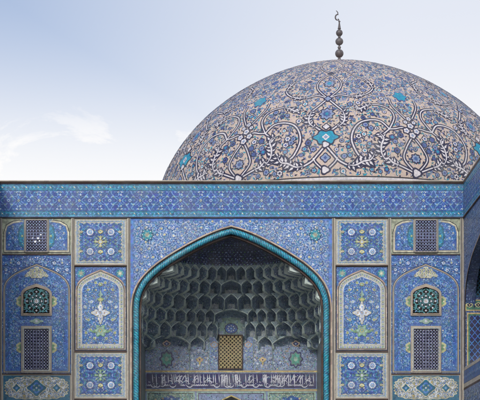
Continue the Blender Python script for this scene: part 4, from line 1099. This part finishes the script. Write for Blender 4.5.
    while s < 14.5:
        pitch = .55; half = STEP*rad(s); n = max(1, round(2*half/pitch)); 
        for k in range(n):
            # x runs from 0 (A) over B (half) to the next A (2*half)
            x = 2*half*(k+(.5 if row % 2 else 0))/n+R.uniform(-.14, .14); ss = s+R.uniform(-.14, .14)
            # compare in drawing coordinates: fold to distance from nearest A, as metres scaled to the motif width
            xs = x if x <= half else x-2*half
            xm = xs/half*D
            dd = min((hypot((xm-o[0])*half/D, ss-o[1]) for o in occ), default=9); de = min((hypot((-xm-o[0])*half/D, ss-o[1]) for o in occ), default=9); dd = min(dd, de)
            p = (xm, ss)
            if dd > .27: bloom(p, R.choice((.13, .15, .17, .2)), 3, False)
            elif dd > .17: bloom(p, .09, 3, False)
            if dd > .2:
                th = R.uniform(0, 6.3); r_ = R.uniform(.26, .4); dr = R.choice((-1, 1))
                arcp = [(p[0]+(cos(th+dr*k*.3)-cos(th))*r_*D/half, p[1]+(sin(th+dr*k*.3)-sin(th))*r_) for k in range(9)]
                sector.ribbon(arcp, .045, R.choice(('d_teal', 'd_lav', 'd_blue')), 1)
            for q in range(8 if s < 5 else (11 if s < 6.5 else 15)):
                px_ = xm+R.uniform(-.42, .42)*D/half; py_ = ss+R.uniform(-.36, .36)
                d2 = min((hypot(px_-o[0], py_-o[1]) for o in occ), default=9)
                if d2 > .15 and hypot(px_-xm, py_-ss) > .2: sector.leaf((px_, py_), R.uniform(0, 6.3), R.uniform(.18, .3), .12, R.choice(('d_teal', 'd_navy', 'd_blue', 'd_navy', 'd_turq') if s < 5.5 else ('d_lav', 'd_blue', 'd_lav', 'd_blue', 'd_lav', 'd_turq', 'd_navy')), 2)
        s += pitch*.86; row += 1
    # small drops along the base
    for k in range(14): 
        x = -D+2*D*(k+.5)/14
        if abs(x) > .5: sector.leaf((x, .1), pi/2+.5*(-1)**k, .3, .16, 'd_navy' if k % 2 else 'd_teal', 3); sector.leaf((x, .14), pi/2+.5*(-1)**k, .18, .07, 'd_white', 4)
    ns = 7
    for q in range(ns):
        b = len(c.V); a0 = A0+q*2*STEP
        # drawing x (metres where half sector = D) -> angle; blossoms past B folded to negative side belong to the same sector
        c.V += [(a0+v[0]/D*STEP, v[1], v[2]) for v in sector.V]
        c.F += [tuple(i+b for i in f) for f in sector.F]; c.M += [c.mi(sector.names[m]) for m in sector.M]
    return c
di = d_inlay()
di.build('tile_inlay', dome_at, DOME)
def ringband(s0, s1, m, o, name='band'):
    V = []; F = []; n = 240
    for i in range(n): V += [dome_at(2*pi*i/n, s0, o), dome_at(2*pi*i/n, s1, o)]
    for i in range(n): j = (i+1) % n; F.append((2*i, 2*j, 2*j+1, 2*i+1))
    return V, F
V = []; F = []; M = []
for s0, s1, m, o in ((-.02, .05, 0, .02), (-.2, -.03, 1, .012), (-.46, -.2, 2, .014), (-.62, -.46, 1, .012), (-.7, -.62, 0, .02), (-1.6, -.7, 3, .01), (-1.7, -1.6, 0, .02)):
    v, f = ringband(s0, s1, m, o); b = len(V); V += v; F += [tuple(i+b for i in q) for q in f]; M += [m]*len(f)
link('base_band', make_mesh('base_band', V, F, M, ['dark_line', 'd_white', 'd_navy', 'turq_band'], True), DOME)
# drum
def lathe(pr, n, mat, name, parent, loc=(0, 0, 0), smooth=True):
    V = []; F = []
    for r, z in pr:
        for i in range(n): V.append((cos(2*pi*i/n)*r, sin(2*pi*i/n)*r, z))
    for j in range(len(pr)-1):
        for i in range(n): F.append((j*n+i, j*n+(i+1) % n, (j+1)*n+(i+1) % n, (j+1)*n+i))
    return link(name, make_mesh(name, V, F, [], [mat], smooth), parent, loc)
lathe([(11.9, 0.0), (11.9, 19.6), (12.3, 19.8), (12.3, 20.6)], 96, 'frieze_blue', 'drum', DOME)
# finial
glaze('bronze', (74, 66, 70), .45, spec=.6)
def ball(z, r, sq=1.0): return [(r*sin(pi*k/12), z-r*sq*cos(pi*k/12)) for k in range(13)]
def zd(py): return (520-py)*106/1500+1.6
fz = H0+HH-.4
pr = [(.35, fz), (.28, fz+.2), (.14, fz+.45), (.12, zd(59))]+[(max(r, .07), z) for r, z in ball(zd(53.6), .30)]+[(.07, zd(49))]+[(max(r, .06), z) for r, z in ball(zd(47.6), .12)]+[(.06, zd(46))]\
    + [(max(r, .06), z) for r, z in ball(zd(41.6), .28, .95)]+[(.06, zd(37.5))]+[(max(r, .05), z) for r, z in ball(zd(36.8), .10)]+[(max(r, .06), z) for r, z in ball(zd(33), .24)]+[(.06, zd(29.5)), (.12, zd(29)), (.10, zd(28)), (.04, zd(22.5)), (.09, zd(21.6)), (.03, zd(20.7))]
FIN = lathe(pr, 20, 'bronze', 'finial', DOME)
def tube(pts, r, name, parent, mat):
    V = []; F = []; n = 8
    for i, p in enumerate(pts):
        a = pts[max(0, i-1)]; b = pts[min(len(pts)-1, i+1)]; d = mathutils.Vector((b[0]-a[0], b[1]-a[1], b[2]-a[2])).normalized()
        x = d.cross(mathutils.Vector((0, 1, 0))).normalized(); y = d.cross(x); rr = r*(1-.6*abs(2*i/(len(pts)-1)-1)**3)
        for k in range(n): q = x*cos(2*pi*k/n)*rr+y*sin(2*pi*k/n)*rr; V.append((p[0]+q.x, p[1]+q.y, p[2]+q.z))
    for i in range(len(pts)-1):
        for k in range(n): F.append((i*n+k, i*n+(k+1) % n, (i+1)*n+(k+1) % n, (i+1)*n+k))
    return link(name, make_mesh(name, V, F, [], [mat], True), parent)
zc = zd(17.4)
tube([(-.12+cos(a)*.16, 0, zc+sin(a)*.2) for a in [-1.2-k*.33 for k in range(13)]], .05, 'crescent', FIN, 'bronze')
tube([(-.02, 0, zd(21)), (-.05, 0, zd(19.8)), (-.1, 0, zd(18.6))], .05, 'crescent', FIN, 'bronze')
tube([(-.2+.1*sin(k*.5), 0, zd(15.5)+k*.05) for k in range(8)], .035, 'crescent', FIN, 'bronze')

# ------------------------------------------------------------------ side wings of the court
def wing(sgn, label):
    W = thing('side_wing', label, 'mosque wing', (sgn*XE, 0, 0))
    Ln = 14.0; yc = -5.6; hwid = 5.15; zs = 12.2-.1; zp = 15.05; zb = ZF(369)+.0
    def mp(off=0): return lambda u, v, o: (-sgn*(o+off), -u, v)     # u runs towards the camera
    # arch profile in u
    half = [tuple((1-t)**3*P[0][j]+3*(1-t)**2*t*P[1][j]+3*(1-t)*t*t*P[2][j]+t**3*P[3][j] for j in (0, 1)) for P in [((hwid, zs), (hwid, zs+(zp-zs)*.62), (hwid*.62, zs+(zp-zs)*.78), (0, zp))] for t in [i/20 for i in range(21)]]
    arc = [(-yc-p[0], p[1]) for p in half]                        # near corner side, rising
    arc = [(-yc-hwid, 9.2)]+arc+[(-yc+p[0], p[1]) for p in reversed(half[:-1])]+[(-yc+hwid, 9.2)]
    V = []; F = []
    n = len(arc)
    for p in arc: V += [(0, -p[0], p[1]), (0, -p[0], ZW), (sgn*.5, -p[0], p[1])]
    RV = []; RF = []
    for i in range(n-1):
        a = 3*i; b = a+3; F += [(a, b, b+1, a+1)]; p, q = arc[i], arc[i+1]; k = len(RV)
        RV += [(0, -p[0], p[1]), (sgn*.5, -p[0], p[1]), (sgn*.5, -q[0], q[1]), (0, -q[0], q[1])]; RF.append((k, k+1, k+2, k+3))
    link('arch_soffit', make_mesh('arch_soffit', RV, RF, [], ['soffit_tile']), W)
    def quad(u0, v0, u1, v1, x=0):
        k = len(V); V.extend([(x, -u0, v0), (x, -u1, v0), (x, -u1, v1), (x, -u0, v1)]); F.append((k, k+1, k+2, k+3))
    quad(0, 9.2, arc[0][0], ZW); quad(arc[-1][0], 9.2, Ln, ZW); quad(0, 0, Ln, 9.2)
    k = len(V); V += [(0, -Ln, 0), (sgn*6, -Ln, 0), (sgn*6, -Ln, ZW), (0, -Ln, ZW), (sgn*6, 0, 0), (sgn*6, 0, ZW), (0, 0, ZW)]
    F += [(k, k+1, k+2, k+3), (k+1, k+4, k+5, k+2), (k+3, k+2, k+5, k+6)]
    link('wall', make_mesh('wall', V, F, [], ['grey_tan']), W)
    # cornice and frieze
    xs = sorted((-sgn*.07, sgn*6)); x2 = sorted((-sgn*.06, sgn*.3))
    link('cornice', box_mesh('cornice', [(xs[0], xs[1], -Ln, -.16, ZF(182.1), ZT), (x2[0], x2[1], -Ln, -.10, ZF(184.2), ZF(182.1))], ['tan', 'brown'], [0, 1]), W)
    c = frieze_strip(Ln-.06); o = c.build('frieze', lambda u, v, o: (-sgn*(.05+o), -u-.05, v+ZFR), W)
    x3 = sorted((-sgn*.085, sgn*.05)); link('string_course', box_mesh('string_course', [(x3[0], x3[1], -Ln, -.085, ZF(218.4), ZF(217.3))], ['brown']), W)
    # spandrel tile
    c = Inlay(); zt = ZF(218.5)
    c.strip(arc, [(p[0], zt) for p in arc], 'wing_field', 1); c.rect(.02, 9.2, arc[0][0], zt, 'wing_field', 1); c.rect(arc[-1][0], 9.2, Ln, zt, 'wing_field', 1)
    def inn(u, v):
        if v > zt-.1 or u < .1 or u > Ln-.1: return False
        d = abs(u+yc)
        return d > hwid+.25 or v > 9.3 and v > (zp+.25 if d < .2 else next((p[1]+(q[1]-p[1])*(d-p[0])/((q[0]-p[0]) or 1) for p, q in zip(half, half[1:]) if q[0] <= d <= p[0]), zs)+.25)
    floral(c, inn, (.1, 9.4, Ln, zt), .45, 'lavender', ['white', 'light_blue', 'lavender'], ['light_blue', 'cobalt', 'navy', 'sky_blue'], 2, False, .025, .06, 51, 6)
    c.build('spandrel', mp(.015), W)
    c = Inlay(); c.ribbon(arc, .14, 'brown', 1); c.ribbon(arc, .05, 'pink_tan', 4); c.build('arch_border', mp(.03), W)
    # band and dado below the opening
    c = Inlay(); c.rect(.02, 0, Ln, 9.2, 'wing_field', 0)
    for v0, v1, m in ((9.05, 9.2, 'tan'), (8.42, 9.02, 'turq_blue'), (8.2, 8.4, 'tan'), (8.1, 8.2, 'brown')): c.rect(.02, v0, Ln, v1, m, 2)
    u = .2
    while u < Ln: c.flower((u, 8.72), .12, 6, 'light_blue', 'cream', 3); c.leaf((u+.2, 8.62), .9, .24, .08, 'sky_blue', 3); u += .42
    floral(c, lambda u, v: .1 < u < Ln-.1 and .2 < v < 8.0, (.1, 5.0, Ln, 8.0), .5, 'lavender', ['white', 'light_blue', 'cream'], ['light_blue', 'navy', 'sky_blue', 'pale_green'], 2, False, .03, .08, 57, 6)
    c.build('dado', mp(.012), W)
    # inside of the side niche: the jamb that faces the court front
    J = Inlay(); Wd = 4.6; yj = yc+hwid                                # jamb plane
    uj = lambda u, v, o: (sgn*(.5+u) if True else 0, yj-o, v)
    J.rect(-.5, 9.2, Wd, 16.4, 'wing_field', 0)
    z1, z2, z3 = 9.2+2.8, 9.2+3.35, 15.6
    J.rect(-.5, z1, Wd, z2, 'teal_green', 2); J.frame(-.5, z1, Wd, z2, .05, 'ochre', 3)
    u = -.3
    while u < Wd: J.palmette((u, (z1+z2)/2), .16, 'straw', 'navy', 'ochre', 4); J.leaf((u+.22, z1+.12), 1.2, .3, .1, 'navy', 4); u += .44
    for u0, u1 in ((-.42, .65), (.8, 2.3), (2.45, 4.3)):
        J.rect(u0, z2+.12, u1, z3, 'hole', 2); lattice(J, (u0, z2+.12, u1, z3), .2, .22, .05, 'teal', 3); J.frame(u0, z2+.12, u1, z3, .09, 'deep_turquoise', 6)
        J.rect(u0, 9.25, u1, z1-.1, 'teal_green', 2); J.frame(u0, 9.25, u1, z1-.1, .06, 'ochre', 3); J.rect(u0+.14, 9.35, u1-.14, z1-.24, 'navy', 3)
        lattice(J, (u0+.14, 9.35, u1-.14, z1-.24), .3, .36, .035, 'sky_blue', 4)
    J.build('niche_jamb', uj, W)
    b = []
    e = sgn*5.1
    b.append((min(e, e+sgn*.1), max(e, e+sgn*.1), yc-hwid, yj, 9.2, 16.4))
    b.append((min(sgn*.5, e), max(sgn*.5, e), yc-hwid-.1, yc-hwid, 9.2, 16.4)); b.append((min(sgn*.5, e), max(sgn*.5, e), yc-hwid, yj, 16.3, 16.4)); b.append((min(0, e), max(0, e), yc-hwid, yj, 9.1, 9.19))
    link('niche_room', box_mesh('niche_room', b, ['niche_field']), W)
    return W
glaze('lunette_edge_x', (150, 150, 130))
speckle('soffit_tile', (44, 66, 112), [((130, 150, 190), 1.0, .26, 1)], (90, 110, 150))
glaze('teal_green', (70, 120, 104))
glaze('turq_blue', (40, 84, 140))
wing(1, 'right side wing coming forward from the corner, with a dark pointed side arch')
wing(-1, 'left side wing of the court, cut off by the left edge of the picture')
